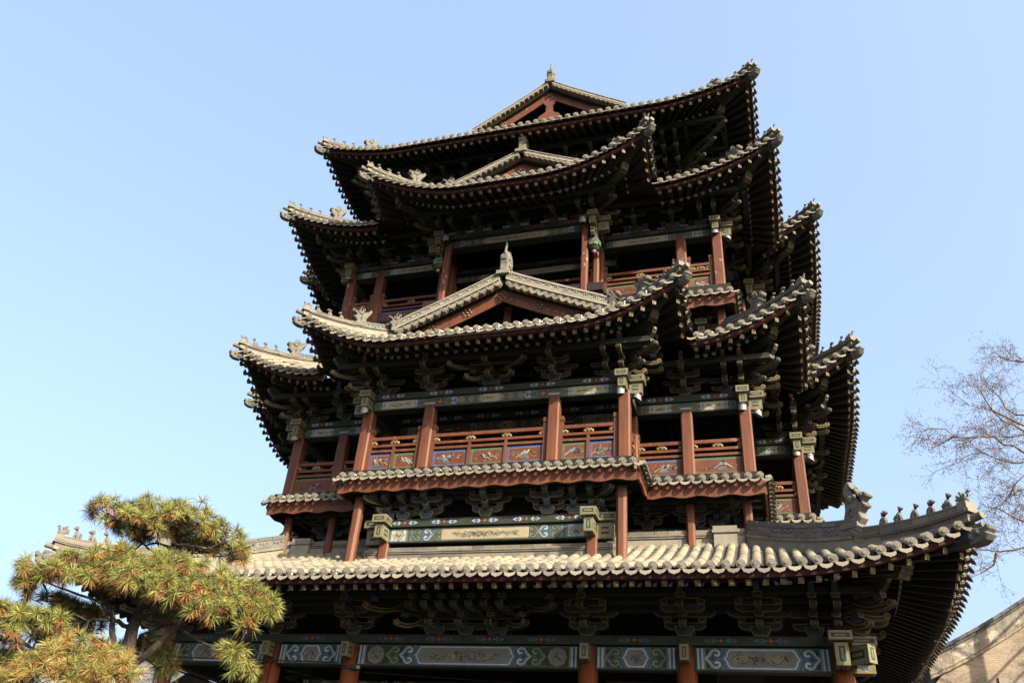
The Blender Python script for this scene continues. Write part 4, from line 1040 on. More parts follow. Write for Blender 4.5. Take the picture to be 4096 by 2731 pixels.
# tie rods, clamp and cable on the ground storey
mb=MB(); mb.tube([(-6.40,-6.66,4.60),(-2.42,-6.62,4.555)],.014,'steel',6); mb.tube([(-6.28,-6.28,4.44),(-6.28,5.6,4.44)],.02,'bluerod',6); mb.tube([(-2.1,-6.2,4.47),(2.0,-5.0,4.50)],.012,'steel',6); mb.tube([(-3.8,-6.2,4.50),(-2.4,-4.6,4.36)],.012,'steel',6); mb.tube([(2.5,-6.0,4.42),(6.1,-5.2,4.60)],.014,'steel',6)
mb.build('tie_rod',TOWER)
mb=MB(); mb.T=Matrix.Translation((-2.27,-6.40,4.455)); mb.lathe([(.172,0),(.184,0),(.184,.06),(.172,.06)],'steel',n=20); mb.box(.10,.26,-.21,-.16,-.01,.07,'steel'); mb.box(.22,.28,-.215,-.175,.0,.05,'lamp'); mb.build('clamp',TOWER)
mb=MB(); mb.tube([(-3.86,-6.58,4.95),(-3.88,-6.58,4.5),(-3.90,-6.57,3.2)],.009,'black',5); mb.build('cable',TOWER)

# ---- wall and ridge courses along the top of the lowest roof
def low_wall(k,pts,zb,zt,brick=True):
    mb=MB(); mb.T=rotz(k)
    for i,((x0,y0),(x1,y1)) in enumerate(zip(pts,pts[1:])):
        d=Vector((x1-x0,y1-y0,0)); L=d.length; d.normalize(); nr=Vector((d.y,-d.x,0)); b=zb[i]; t=zt[i]; b2=zb[i+1]; t2=zt[i+1]
        P=[(Vector((lerp(x0,x1,j/12),lerp(y0,y1,j/12),0)),lerp(b,b2,j/12),lerp(t,t2,j/12)) for j in range(13)]
        sv=nr
        strip(mb,P,sv,-.3,.62,.20,'mortar')
        if brick: strip(mb,resample(P,.30),sv,.16,.52,.215,'brick',gap=.007)
        strip(mb,P,sv,.60,.68,.25,'ridge'); strip(mb,P,sv,.70,.78,.28,'ridge'); strip(mb,resample(P,.26),sv,.785,1.0,.235,'brick',gap=.005); strip(mb,P,sv,.76,.97,.21,'mortar')
    return mb.build('roof_top_wall',TOWER)
for k in SIDES:
    low_wall(k,[(-2.56,-5.86),(2.56,-5.86)],[6.62]*2,[6.95]*2)
    for s in (-1,1):
        low_wall(k,[(s*2.56,-5.92),(s*2.56,-4.98)],[6.62,7.05],[6.95,7.42],False)
        p=[(s*2.5,-4.98),(s*5.15,-4.98)]; low_wall(k,p if s>0 else p[::-1],[7.08]*2,[7.46]*2,False)
        mb=MB(); mb.T=rotz(k); c=s*4.68
        mb.box(c-.22,c+.22,-5.20,-4.98,7.0,7.38,'mortar'); mb.box(c-.25,c+.25,-5.23,-4.98,7.36,7.42,'ridge'); mb.box(c-.23,c+.23,-5.21,-4.98,7.42,7.50,'brick'); mb.build('wall_pier',TOWER)

def joist(T,x0,x1,y0,y1,z0,z1,kk):
    if (T@Vector((0,y0,0))).y>.5: return
    mb=MB(); mb.T=T; mb.box(x0,x1,y0,y1,z0,z1,kk)
    for x in (x0-.002,x1+.002): mb.poly([(x,y0+.03,z0+.02),(x,y1,z0+.02),(x,y1,z0+.035),(x,y0+.03,z0+.035)],'gold')
    rect(mb,x0+.015,x1-.015,z0+.02,z1-.02,y0-.002,'lgreen' if kk=='mgreen' else 'ochre')
    mb.build('joist',TOWER)
# ---- storey under the first balcony
me_s=column_mesh(.22,.75,'red'); me_post=column_mesh(.20,1.55,'red',.05); me_post2=column_mesh(.17,.98,'red',.04)
for k in SIDES:
    painted_beam(k,5.90,-2.2,2.2,7.06,7.345,7.365,7.525,'L15',21,proud=.06,groups=5,dp=.13)
    for s in (-1,1):
        put(me_s,'column',s*2.2,-5.92,6.40,k)
        corner_ends(k,s*2.2,5.92,7.06,7.34,7.365,7.53,1.06)
        kk=k+1 if s>0 else k+3; u0,u1=(-5.8,-4.5) if s>0 else (4.5,5.8)
        mb=MB(); mb.T=rotz(kk); mb.box(u0,u1,-2.33,-2.1,7.37,7.53,'green'); arrowpair(mb,(u0+u1)/2-.1,7.45,.14,-2.33); arrowpair(mb,(u0+u1)/2+.5,7.45,.14,-2.33); mb.build('painted_beam',TOWER)
        mb=MB(); mb.T=rotz(k); a,b=sorted((s*2.2,s*4.5)); mb.box(a,b,-4.66,-4.4,7.52,7.68,'green'); 
        for u in (2.75,3.55,4.2): arrowpair(mb,s*u,7.60,.14,-4.66)
        mb.build('painted_beam',TOWER)
        for u,me in ((2.82,me_post),): put(me,'post',s*u,-6.20,6.42,k)
        put(me_post2,'post',s*4.02,-5.10,7.0,k)
        if s>0: put(me_post2,'post',5.14,-5.14,7.02,k)
        elif k==3: put(me_post2,'post',-5.14,-5.14,7.02,k)
        bset('c_balcony',k if s>0 else k+3,*( (2.2,5.92) if s>0 else (5.92,2.2)),7.53,1.06)
        bset('bal_b',k,s*3.1,4.55,7.68,1.0); bset('bal_g',k,s*4.02,4.72,7.66,.9)
        bset('bal_g',k,s*1.30,5.95,7.53,1.08)
    bset('c_balcony',k,4.5,4.5,7.68,1.1)
    if k==3: bset('c_balcony',k+3,4.5,4.5,7.68,1.1)
    bset('bal_b',k,0,5.95,7.53,1.08)
    purlins(k,-2.95,2.95,[(6.36,8.05,8.17,.13),(6.13,8.02,8.10,.09),(5.94,7.96,8.2,.12)])
    for s in (-1,1):
        a,b=sorted((s*2.9,s*5.3)); purlins(k,a,b,[(5.10,8.02,8.15,.13),(4.85,8.0,8.1,.10)])
        for u in (3.2,3.75,4.4,4.75,5.1): joist(rotz(k),s*u-.05,s*u+.05,-5.42,-4.9,8.17,8.27,'mgreen')
        for cx,cy,ln in ((5.1,-5.1,.46),(2.9,-6.3,.36)):
            joist(rotz(k)@Matrix.Translation((s*cx,cy,8.2))@Matrix.Rotation(s*R(45),4,'Z'),-.06,.06,-ln,.1,-.05,.06,'green')
    for u in (-2.55,-2.1,-1.3,0,1.3,2.1,2.55): joist(rotz(k),u-.055,u+.055,-6.50,-6.2,8.17,8.26,'mgreen')
mb=MB()
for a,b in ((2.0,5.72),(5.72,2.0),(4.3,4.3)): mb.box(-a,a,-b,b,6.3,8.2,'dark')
mb.build('core_wall',TOWER)

# ---- balcony floors, skirts of small eave tiles and wavy boards
def skirt(k,F,uL,uR,eL,eR,z,root_,hgt=.23,nw=None):
    run=Run(k,F,uL,uR,eL,eR,dict(z0=z,R=0,D=1,n=1,a=.35,b=0))
    mb=MB(); roof_tiles(mb,run,.28,.216,.5,False); mb.build('skirt_tiles',root_)
    mb=MB(); mb.T=rotz(k); y0=-F+.060; L=uR-uL; m=int(L/.05)+1; pts=[]
    a=uL+(.060 if eL=='hip' else -.060); b=uR-(.060 if eR=='hip' else -.060)
    per=.62
    for i in range(m+1):
        u=a+(b-a)*i/m; zz=z-.10-hgt+.022*math.cos(2*math.pi*(u-a)/per+2.2)
        pts+=[(u,y0,z-.03),(u,y0,zz),(u,y0+.045,zz),(u,y0+.045,z-.03)]
    mb.add(pts,[f for i in range(m) for f in ((4*i,4*i+1,4*i+5,4*i+4),(4*i+1,4*i+2,4*i+6,4*i+5),(4*i+2,4*i+3,4*i+7,4*i+6))]+[(0,3,2,1),(4*m,4*m+1,4*m+2,4*m+3)],'red')
    mb.build('fascia_board',root_)
for z,A,B,D,hg in ((8.325,6.60,3.28,5.60,.235),(13.06,None,2.35,5.34,.22)):
    rt=tag(empty('balcony_skirt'),None); rt.parent=TOWER
    for k in SIDES:
        if A:
            skirt(k,A,-B,B,'hip','hip',z,rt,hg)
            skirt(k+1,B,-A,-D,'hip','valley',z,rt,hg); skirt(k+3,B,D,A,'valley','hip',z,rt,hg)
        skirt(k,D,B,D,'valley' if A else 'wall','hip',z,rt,hg); skirt(k,D,-D,-B,'hip','valley' if A else 'wall',z,rt,hg)
mb=MB()
for a,b in ((3.15,6.5),(6.5,3.15),(5.48,5.48)): mb.box(-a,a,-b,b,8.30+.01*(a>5),8.50-.004*(a>5),'soffit')
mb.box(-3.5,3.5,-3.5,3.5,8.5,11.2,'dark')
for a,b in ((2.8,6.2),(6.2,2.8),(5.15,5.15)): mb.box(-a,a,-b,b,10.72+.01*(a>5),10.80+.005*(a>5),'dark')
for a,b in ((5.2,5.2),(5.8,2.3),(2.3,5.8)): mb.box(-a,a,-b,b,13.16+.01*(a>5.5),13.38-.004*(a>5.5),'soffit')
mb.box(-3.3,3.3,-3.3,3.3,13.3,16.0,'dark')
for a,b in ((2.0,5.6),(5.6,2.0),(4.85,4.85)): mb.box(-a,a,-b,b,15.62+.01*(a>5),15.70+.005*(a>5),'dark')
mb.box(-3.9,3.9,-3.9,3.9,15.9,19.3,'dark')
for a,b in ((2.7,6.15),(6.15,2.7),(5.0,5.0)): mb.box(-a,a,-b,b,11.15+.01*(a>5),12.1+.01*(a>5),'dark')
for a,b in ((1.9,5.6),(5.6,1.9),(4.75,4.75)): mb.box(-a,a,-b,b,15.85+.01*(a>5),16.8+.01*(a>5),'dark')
mb.build('inner_floor',TOWER)

# ---- second storey balcony
me_c2=column_mesh(.25,1.56,'red'); me_c2i=column_mesh(.22,1.5,'red')
for k in SIDES:
    painted_beam(k,6.31,-2.9,2.9,9.985,10.205,10.215,10.365,'L2',31,breaks=(-1.416,1.416),groups=5)
    for i,u in enumerate((-2.9,-1.416,1.416,2.9)): put(me_c2,'column',u,-6.31,8.46,k)
    for s in (-1,1):
        corner_ends(k,s*2.9,6.31,9.99,10.20,10.21,10.36,.93)
        put(me_c2,'column',s*4.05,-5.25,8.46,k)
        if s>0 or k==3: put(me_c2,'column',s*5.25,-5.25,8.46,k); corner_ends(k,s*5.25,5.25,9.99,10.20,10.21,10.36,.93)
        put(me_c2i,'column',s*1.44,-5.10,8.5,k); put(me_c2i,'column',s*2.9,-5.25,8.5,k)
        a,b=(2.95,5.25) if s>0 else (-5.25,-2.95)
        painted_beam(k,5.25,a,b,9.985,10.205,10.215,10.365,'L2',41+s,breaks=(s*4.05,),groups=2)
        u0,u1=(-6.2,-5.3) if s>0 else (5.3,6.2)
        painted_beam(k+1 if s>0 else k+3,2.9,u0,u1,9.985,10.205,10.215,10.365,'L2',43,groups=1)
        bset('c_eave',k if s>0 else k+3,*((2.9,6.31) if s>0 else (6.31,2.9)),10.37,.98)
        bset('e_b',k,s*4.05,5.28,10.37); bset('e_g' if s<0 else 'e_b',k,s*1.42,6.34,10.37)
        U=(4.05,5.25) if s>0 else (-5.25,-4.05); railing(k,5.25,*U,8.50,'g',50+s)
        U=(2.95,4.05) if s>0 else (-4.05,-2.95); railing(k,5.25,*U,8.50,'b',60+s)
        U=(-6.31,-5.30) if s>0 else (5.30,6.31); railing(k+1 if s>0 else k+3,2.9,*U,8.50,'g',70+s)
        U=(1.416,2.9) if s>0 else (-2.9,-1.416); railing(k,6.31,U[0]+.12,U[1]-.12,8.50,'gb' if s>0 else 'bg',80+s)
        a,b=sorted((s*2.9,s*5.85)); purlins(k,a,b,[(5.90,10.80,10.92,.12),(5.58,10.86,10.94,.09),(5.28,10.9,11.1,.12)])
    railing(k,6.31,-1.30,1.30,8.50,'bgb',90+k)
    bset('c_eave',k,5.25,5.25,10.37,.98)
    if k==3: bset('c_eave',k+3,5.25,5.25,10.37,.98)
    link('bracket_set',ME['fan2'],TOWER,rotz(k)@Matrix.Translation((0,-6.34,10.37)))
    purlins(k,-3.55,3.55,[(6.96,10.80,10.92,.12),(6.64,10.86,10.94,.09),(6.34,10.9,11.1,.12)])
painted_beam(0,5.05,-2.8,2.8,9.95,10.19,10.24,10.40,'L2',57,breaks=(-1.44,1.44),groups=6)

# ---- low storey between the second roof and the third balcony
for k in SIDES:
    for s in (-1,1):
        a,b=sorted((s*2.3,s*4.45)); mb=MB(); mb.T=rotz(k); mb.box(a,b,-4.62,-4.4,12.52,12.67,'green'); mb.box(a,b,-4.56,-4.4,12.27,12.50,'green')
        for u in (2.75,3.45,4.1): arrowpair(mb,s*u,12.595,.13,-4.62)
        mb.build('painted_beam',TOWER)
        bset('bal_g',k,s*3.55,4.52,12.67,.9)
        if s>0 or k==3:
            corner_ends(k,s*4.45,4.45,12.27,12.50,12.53,12.68,.93); put(column_mesh(.19,.75,'red',.03),'post',s*4.93,-4.93,12.05,k)
            bset('c_balcony',k if s>0 else k+3,4.45,4.45,12.67,.95)
mb=MB(); mb.box(-4.2,4.2,-4.2,4.2,12.0,13.2,'dark'); mb.build('core_wall',TOWER)
# ---- third storey balcony
me_c3=column_mesh(.25,1.74,'red'); me_t3=column_mesh(.17,2.4,'redworn',.03); me_t3b=column_mesh(.15,2.2,'red',.03); me_c3w=column_mesh(.25,1.74,'redworn')
def pendant():
    mb=MB()
    mb.box(-.085,.085,-.085,.085,-.40,0,'mgreen')
    for z,kk in ((-.05,'wblue'),(-.34,'mblue'),(-.37,'wblue'),(-.385,'mblue')): mb.box(-.088,.088,-.088,.088,z-.014,z+.012,kk)
    mb.lathe([(.08,-.40),(.14,-.43),(.160,-.50),(.155,-.57),(.12,-.645),(.085,-.665),(.0,-.665)],'mgreen',n=14)
    for j in range(9):
        for r,z0,h in ((.152,-.50,.09),(.158,-.59,.10)):
            a=2*math.pi*(j+(.5 if h>.095 else 0))/9; ca,sa=math.cos(a),math.sin(a)
            P=[(-.05,0),(.05,0),(.055,h*.5),(0,h),(-.055,h*.5)]
            mb.add([((r+.012)*ca-p*sa,(r+.012)*sa+p*ca,z0+q) for p,q in P]+[(r*.7*ca,r*.7*sa,z0+h*.4)],[(0,1,2,3,4),(0,5,1),(1,5,2),(2,5,3),(3,5,4),(4,5,0)],'lgreen' if j%3==0 else 'mgreen')
    mb.ball((0,0,-.70),.060,'pink',9,6,(1,1,.85)); mb.lathe([(.09,-.665),(.1,-.67),(.06,-.69)],'black',n=12)
    mb.prism([(.09,-.06),(.20,-.05),(.235,-.12),(.20,-.19),(.24,-.25),(.20,-.33),(.09,-.30)],-.04,.04,'gold','oz','green',.018)
    for z in (-.12,-.24): mb.tube([(-.045,-.20,z),(.045,-.20,z)],.04,'gold',8)
    return mb.mesh('lotus_pendant')
me_p=pendant()
def lightbar(k,u,F,z):
    mb=MB(); mb.T=rotz(k)@Matrix.Translation((u,-F,z)); mb.box(-.10,.10,-.03,.03,0,.028,'lamp'); mb.box(-.105,-.10,-.034,.034,-.01,.03,'metal'); mb.box(.10,.105,-.034,.034,-.01,.03,'metal')
    return mb
for k in SIDES:
    painted_beam(k,5.62,-2.05,2.05,15.08,15.30,15.33,15.48,'L3',61,groups=4,proud=.06)
    for s in (-1,1):
        corner_ends(k,s*2.05,5.64,15.10,15.31,15.34,15.48,.90)
        link('lotus_pendant',me_p,TOWER,rotz(k)@Matrix.Translation((s*2.05,-5.72,15.10)))
        put(me_t3,'post',s*1.83,-5.74,12.69,k); put(me_t3b,'post',s*2.05,-5.42,12.95,k)
        put(me_c3,'column',s*2.03,-4.95,13.36,k); put(me_c3,'column',s*4.09,-4.95,13.36,k)
        if s>0 or k==3: put(me_c3w,'column',s*4.96,-4.96,13.36,k); corner_ends(k,s*4.96,4.96,15.0,15.20,15.21,15.35,.90)
        a,b=(2.10,4.96) if s>0 else (-4.96,-2.10)
        painted_beam(k,4.95,a,b,14.99,15.20,15.21,15.35,'L3',71+s,breaks=(s*4.09,),groups=3,proud=.06)
        u0,u1=(-5.55,-5.0) if s>0 else (5.0,5.55)
        painted_beam(k+1 if s>0 else k+3,2.05,u0,u1,15.08,15.30,15.33,15.48,'L3',73,groups=1)
        bset('c_single',k if s>0 else k+3,*((2.05,5.64) if s>0 else (5.64,2.05)),15.48,1.0)
        for u in (2.98,3.92): bset('s',k,s*u,4.98,15.36)
        bset('s',k,s*1.02,5.65,15.48)
        U=(2.15,3.97) if s>0 else (-3.97,-2.15); railing(k,4.95,*U,13.38,'gb'[:1] if s>0 else 'b',100+s)
        U=(4.21,4.84) if s>0 else (-4.84,-4.21); railing(k,4.95,*U,13.38,'g',110+s)
        a,b=sorted((s*2.3,s*5.6)); purlins(k,a,b,[(5.72,15.72,15.83,.11),(5.42,15.76,15.83,.09),(4.98,15.75,16.0,.12)])
    railing(k,4.95,-1.9,1.9,13.38,'bgb',120+k)
    bset('s',k,0,5.65,15.48); bset('c_single',k,4.96,4.96,15.36,1.0)
    if k==3: bset('c_single',k+3,4.96,4.96,15.36,1.0)
    purlins(k,-2.7,2.7,[(6.42,15.72,15.83,.11),(6.10,15.76,15.83,.09),(5.65,15.75,16.0,.12)])
    if k==0:
        for u in (-1.75,-1.25,-.78,-.25,.25,.78,1.25,1.78): lightbar(k,u,5.82,15.485).build('light_bar',TOWER)
    if k==0:
        for u in (-3.7,-3.2,-2.75,2.5,2.75,3.25,3.65,4.2): lightbar(k,u,5.10,15.355).build('light_bar',TOWER)
painted_beam(0,4.55,-2.4,2.4,14.75,14.95,15.0,15.14,'L3',83,groups=4)
# ---- top storey
for k in SIDES:
    mb=MB(); mb.T=rotz(k); mb.box(-4.1,4.1,-4.22,-3.95,17.15,17.66,'green'); mb.build('painted_beam',TOWER)
    corner_ends(k,4.1,4.1,17.18,17.42,17.46,17.68,1.0)
    for u in (-3.4,-3.05,-2.6,-1.9,-1.1,-.3,.4,1.1,1.8,2.35,2.70,3.05,3.40):
        if k!=3: bset('st',k,u,4.12,17.68)
    bset('c_stack',k,4.1,4.1,17.68,1.0)
    if k==3: bset('c_stack',k+3,4.1,4.1,17.68,1.0)
    purlins(k,-5.4,5.4,[(5.40,18.62,18.74,.12),(5.0,18.62,18.72,.10),(4.4,18.55,18.75,.10)])

# ================================================================== fittings fixed to the tower
def floodlight(pos,ang,label,tilt=12):
    e=empty('floodlight',pos); e.rotation_euler=(0,0,R(ang)); tag(e,label,'floodlight','grey floodlights strapped to the tower columns')
    mb=MB(); n=14; r=.082
    P=[]
    for i in range(n):
        a=2*math.pi*i/n; ca,sa=math.cos(a),math.sin(a)
        P+=[(r*ca,r*sa-.11,.075),(r*1.02*ca,r*1.02*sa-.11,-.055+.05*sa)]
    mb.add(P,[(2*i,2*((i+1)%n),2*((i+1)%n)+1,2*i+1) for i in range(n)],'lamp',True); mb.add(P,[[2*i for i in range(n)]],'lamp')
    mb.add([(.9*x,.9*(y+.11)-.11,z-.004) for x,y,z in P],[[2*i for i in range(n)]],'black')
    for z in (.03,.05): mb.tube([(r*1.03*math.cos(2*math.pi*i/12),r*1.03*math.sin(2*math.pi*i/12)-.11,z) for i in range(13)],.006,'lamp',5)
    mb.build('hood',e)
    mb=MB(); mb.box(-.045,.045,-.045,.02,-.02,.06,'steel'); mb.build('mount',e)
for pos,ang,lab in (((2.86,-6.46,9.93),0,'grey floodlight facing forward on the second-storey column right of the middle balcony'),
    ((3.05,-6.31,9.90),90,'grey floodlight facing right on the second-storey column right of the middle balcony'),
    ((5.22,-5.40,9.93),0,'grey floodlight facing forward on the second-storey corner column at the right'),
    ((5.40,-5.25,9.90),90,'grey floodlight facing right on the second-storey corner column at the right'),
    ((6.28,-3.05,9.93),0,'grey floodlight facing forward on the far right second-storey column'),
    ((6.46,-2.90,9.90),90,'grey floodlight facing right on the far right second-storey column'),
    ((-2.92,-6.46,9.93),0,'grey floodlight on the second-storey column left of the middle balcony'),
    ((-5.27,-5.40,9.93),0,'grey floodlight on the second-storey corner column at the left'),
    ((4.94,-5.10,14.98),0,'grey floodlight facing forward on the third-storey corner column at the right'),
    ((5.11,-4.95,14.95),90,'grey floodlight facing right on the third-storey corner column at the right'),
    ((-4.98,-5.10,14.98),0,'grey floodlight on the third-storey corner column at the left'),
    ((-1.84,-5.88,15.20),0,'small grey floodlight on the thin post left of the third-storey opening'),
    ((1.80,-5.88,15.20),0,'small grey floodlight on the thin post right of the third-storey opening'),
    ((6.60,-6.58,4.62),45,'grey floodlight below the beam ends of the ground-storey corner column at the right')):
    floodlight(pos,ang,lab)
def bulbs(run,u0,u1,step,label):
    e=empty('string_light',(0,0,0)); tag(e,label,'string lights')
    wire=[]; u=u0
    i=0
    while u<u1:
        z=run.zE(u); y=-run.F-.03; mb=MB()
        mb.ball((u,y,z+.035),.026,'glassy',8,6); mb.lathe([(.018,-.03),(.020,.012),(.012,.02)],'metal',(u,y,z-.005),8); mb.build('bulb',e)
        wire+=[(u,y+.02,z-.03),(u+step*.5,y+.03,run.zE(u+step*.5)-.055)]; u+=step
    mb=MB(); mb.tube(wire,.006,'black',4,False); mb.build('wire',e)
    return e
bulbs(Run(0,8.30,-8.30,8.30,'hip','hip',PA1),-7.6,7.7,.442,'string of small clear bulbs along the lowest eave between the end tiles')
bulbs(Run(0,7.70,-4.30,4.30,'hip','hip',PA2),-3.9,4.0,.44,'string of small clear bulbs along the second-storey eave below the gable')

# ================================================================== pine in the foreground
def km(c): return tuple(x/KA for x in c)
M['ndl_a']=mat('needle_light',km((.20,.20,.050)),km((.14,.148,.036)),9,.55); M['ndl_b']=mat('needle_green',km((.105,.112,.028)),km((.065,.076,.020)),9,.55)
M['ndl_d']=mat('needle_deep',km((.032,.045,.016)),km((.020,.030,.011)),9,.6); M['ndl_y']=mat('needle_straw',km((.25,.175,.052)),km((.18,.115,.032)),9,.6)
M['ndl_o']=mat('needle_rust',km((.215,.095,.032)),km((.14,.058,.02)),9,.65)
M['bark']=mat('pine_bark_dappled',km((.026,.020,.016)),km((.010,.008,.007)),14,.9,.9,stretch=(1,1,.4),c3=km((.10,.078,.055)),t3=.66,s3=9)  # crown shade in the dark base, sunlit patches painted as the paler spots
PADS=[(-0.454,-0.35,2.915,0.211,0.104,'y'),(-0.75,-0.3,2.797,0.174,0.091,'y'),(-0.153,-0.45,2.768,0.223,0.104,'y'),(0.061,-0.5,2.818,0.149,0.117,'y'),(-0.538,-0.1,2.98,0.161,0.078,'y'),(-0.877,0.1,2.921,0.161,0.078,'b'),(0.147,-0.45,2.873,0.112,0.091,'y'),(-0.983,-0.1,2.81,0.136,0.091,'d'),(-0.07,-0.2,2.994,0.136,0.078,'y'),(-0.324,-0.4,2.658,0.322,0.104,'y'),(-0.549,0.3,3.469,0.174,0.078,'d'),(-0.833,0.3,3.314,0.149,0.078,'d'),(-0.371,0.35,3.473,0.161,0.078,'b'),(-0.491,0,4.395,0.26,0.143,'g'),(-0.08,0.05,4.513,0.322,0.143,'g'),(0.309,-0.05,4.494,0.322,0.182,'g'),(0.675,0.05,4.385,0.236,0.169,'g'),(-0.234,-0.25,4.267,0.285,0.117,'g'),(0.186,-0.28,4.353,0.285,0.117,'g'),(0.472,0.25,4.296,0.298,0.13,'d'),(-0.043,0.25,4.393,0.372,0.156,'g'),(0.859,0.1,4.244,0.136,0.104,'g'),(-0.913,-0.1,3.66,0.236,0.143,'g'),(-0.597,0,3.80,0.285,0.13,'g'),(-0.303,-0.2,3.87,0.285,0.156,'g'),(-0.968,-0.1,3.542,0.124,0.104,'b'),(-0.72,-0.3,3.652,0.149,0.091,'g'),(-0.22,0.3,4.017,0.223,0.104,'g'),(-0.413,-0.25,3.692,0.161,0.104,'b'),(-0.79,0.25,3.507,0.186,0.078,'d'),(0.193,-0.3,3.837,0.322,0.182,'g'),(-0.039,-0.45,3.637,0.26,0.156,'g'),(0.596,-0.2,3.853,0.322,0.169,'g'),(0.975,-0.1,3.786,0.273,0.169,'g'),(0.501,-0.45,3.624,0.223,0.156,'g'),(1.264,-0.1,3.677,0.161,0.169,'g'),(0.848,-0.3,3.658,0.223,0.143,'g'),(0.625,-0.5,3.473,0.136,0.104,'g'),(0.819,-0.5,3.507,0.093,0.091,'g'),(1.129,-0.2,3.494,0.099,0.078,'g'),(0.259,-0.5,3.622,0.149,0.143,'g'),(0.363,0.2,3.494,0.124,0.091,'d'),(-1.06,-0.2,3.181,0.236,0.117,'g'),(-0.761,-0.25,3.207,0.236,0.117,'g'),(-1.014,0.2,3.322,0.186,0.078,'d'),(-0.481,0.35,3.414,0.273,0.104,'d'),(-0.575,0.3,3.305,0.186,0.078,'d'),(-0.961,-0.3,3.026,0.161,0.091,'g'),(-0.625,0.1,3.137,0.198,0.078,'b'),(-0.304,0.4,3.339,0.161,0.078,'d'),(-0.308,-0.3,3.02,0.273,0.13,'y'),(-0.487,-0.4,2.816,0.223,0.13,'y'),(-0.031,-0.35,2.908,0.198,0.143,'y'),(-0.258,-0.4,2.776,0.298,0.117,'y'),(-0.601,-0.4,2.69,0.161,0.117,'y'),(-0.896,-0.3,2.652,0.161,0.078,'y'),(-0.775,-0.3,2.633,0.124,0.078,'g'),(-1.012,0.3,2.738,0.112,0.078,'d'),(-0.025,0.2,3.055,0.161,0.078,'y'),(-0.139,-0.2,2.969,0.186,0.117,'y'),(0.404,0.3,3.156,0.099,0.156,'h'),(0.487,0.3,3.011,0.087,0.091,'h'),(0.094,0.35,3.209,0.149,0.065,'d'),(0.977,-0.3,3.202,0.074,0.052,'b'),(1.065,-0.35,3.165,0.099,0.078,'h'),(1.152,-0.35,3.047,0.112,0.104,'h'),(0.207,0.3,3.255,0.087,0.078,'b'),]
LIMBS=[[(0.128,0,2.604,0.085),(0.137,0,2.781,0.08),(0.08,0,3.087,0.07),(0.058,0,3.322,0.06),(0.089,0,3.553,0.05),(0.123,0,3.732,0.04),(0.162,0,3.937,0.035),(0.188,0,4.101,0.03),(0.197,0,4.236,0.022),(0.195,0,4.368,0.012),],[(0.123,0.052,2.948,0.04),(0.241,-0.052,3.062,0.038),(0.352,-0.161,3.2,0.034),(0.528,-0.24,3.456,0.026),(0.719,-0.273,3.662,0.018),(0.942,-0.281,3.767,0.01),],[(0.08,-0.052,3.087,0.03),(-0.033,-0.086,3.081,0.03),(-0.11,-0.077,3.226,0.03),(-0.177,-0.055,3.401,0.026),(-0.258,-0.06,3.519,0.018),(-0.418,-0.11,3.624,0.01),],[(-0.037,0.001,3.093,0.028),(-0.201,0.098,3.171,0.026),(-0.342,0.158,3.213,0.022),(-0.495,0.175,3.213,0.017),(-0.657,0.173,3.158,0.011),(-0.919,0.191,3.179,0.006),],[(0.062,0.051,3.309,0.026),(-0.082,-0.023,3.364,0.022),(-0.205,-0.102,3.349,0.016),(-0.345,-0.15,3.305,0.012),(-0.51,-0.152,3.343,0.007),],[(0.084,-0.053,3.406,0.028),(0.261,-0.115,3.41,0.026),(0.458,-0.136,3.391,0.022),(0.643,-0.144,3.291,0.018),(0.856,-0.18,3.221,0.014),(1.069,-0.261,3.192,0.009),],[(0.107,0.002,2.959,0.022),(0.1,0.018,3.064,0.02),(0.139,-0.002,3.104,0.018),(0.193,-0.066,3.093,0.018),(0.205,-0.148,3.055,0.012),],[(0.205,0.051,3.095,0.012),(0.194,0.056,3.213,0.012),(0.153,0.057,3.285,0.009),],[(0.189,-0.053,4.221,0.02),(0.358,-0.085,4.21,0.014),(0.548,-0.075,4.217,0.009),(0.702,-0.054,4.336,0.006),],[(0.192,0.003,4.168,0.016),(0.04,0.099,4.208,0.012),(-0.11,0.158,4.196,0.008),(-0.382,0.173,4.334,0.005),],[(0.179,0.05,4.046,0.016),(0.119,-0.025,4.116,0.01),(-0.01,-0.103,4.08,0.006),],[(0.198,-0.054,4.275,0.014),(0.34,-0.004,4.393,0.01),(0.417,0.086,4.473,0.006),],[(0.123,0.004,3.732,0.025),(-0.094,0.019,3.813,0.016),(-0.359,-0.003,3.847,0.01),(-0.606,-0.068,3.818,0.006),],[(0.127,0.05,3.719,0.02),(0.286,-0.056,3.826,0.014),(0.596,-0.164,3.853,0.009),],[(-0.206,-0.054,3.475,0.016),(-0.653,-0.084,3.557,0.01),(-0.89,-0.073,3.622,0.006),],[(0.11,0.005,2.866,0.03),(-0.055,0.1,2.864,0.018),(-0.249,0.157,2.87,0.012),(-0.479,0.171,2.791,0.006),],[(-0.495,0.049,3.213,0.012),(-0.577,-0.027,3.106,0.008),(-0.731,-0.105,2.986,0.005),],]
pine=empty('pine_tree',(-.79,-14.115,0)); pine.rotation_euler=(0,0,math.atan2(.650,.759))
tag(pine,'gnarled pine with green and rust-brown needle tufts in front of the tower','tree')
rp=random.Random(5)
tk=MB(); t0=LIMBS[0]
tk.tube([(t0[0][0]-.06,.0,0),(t0[0][0]-.10,.02,1.2),(t0[0][0]-.04,.01,2.2)]+[(a,d,b) for a,d,b,r in t0],[.14,.12,.10]+[r for a,d,b,r in t0],'bark',10)
tk.build('trunk',pine)
bk=MB()
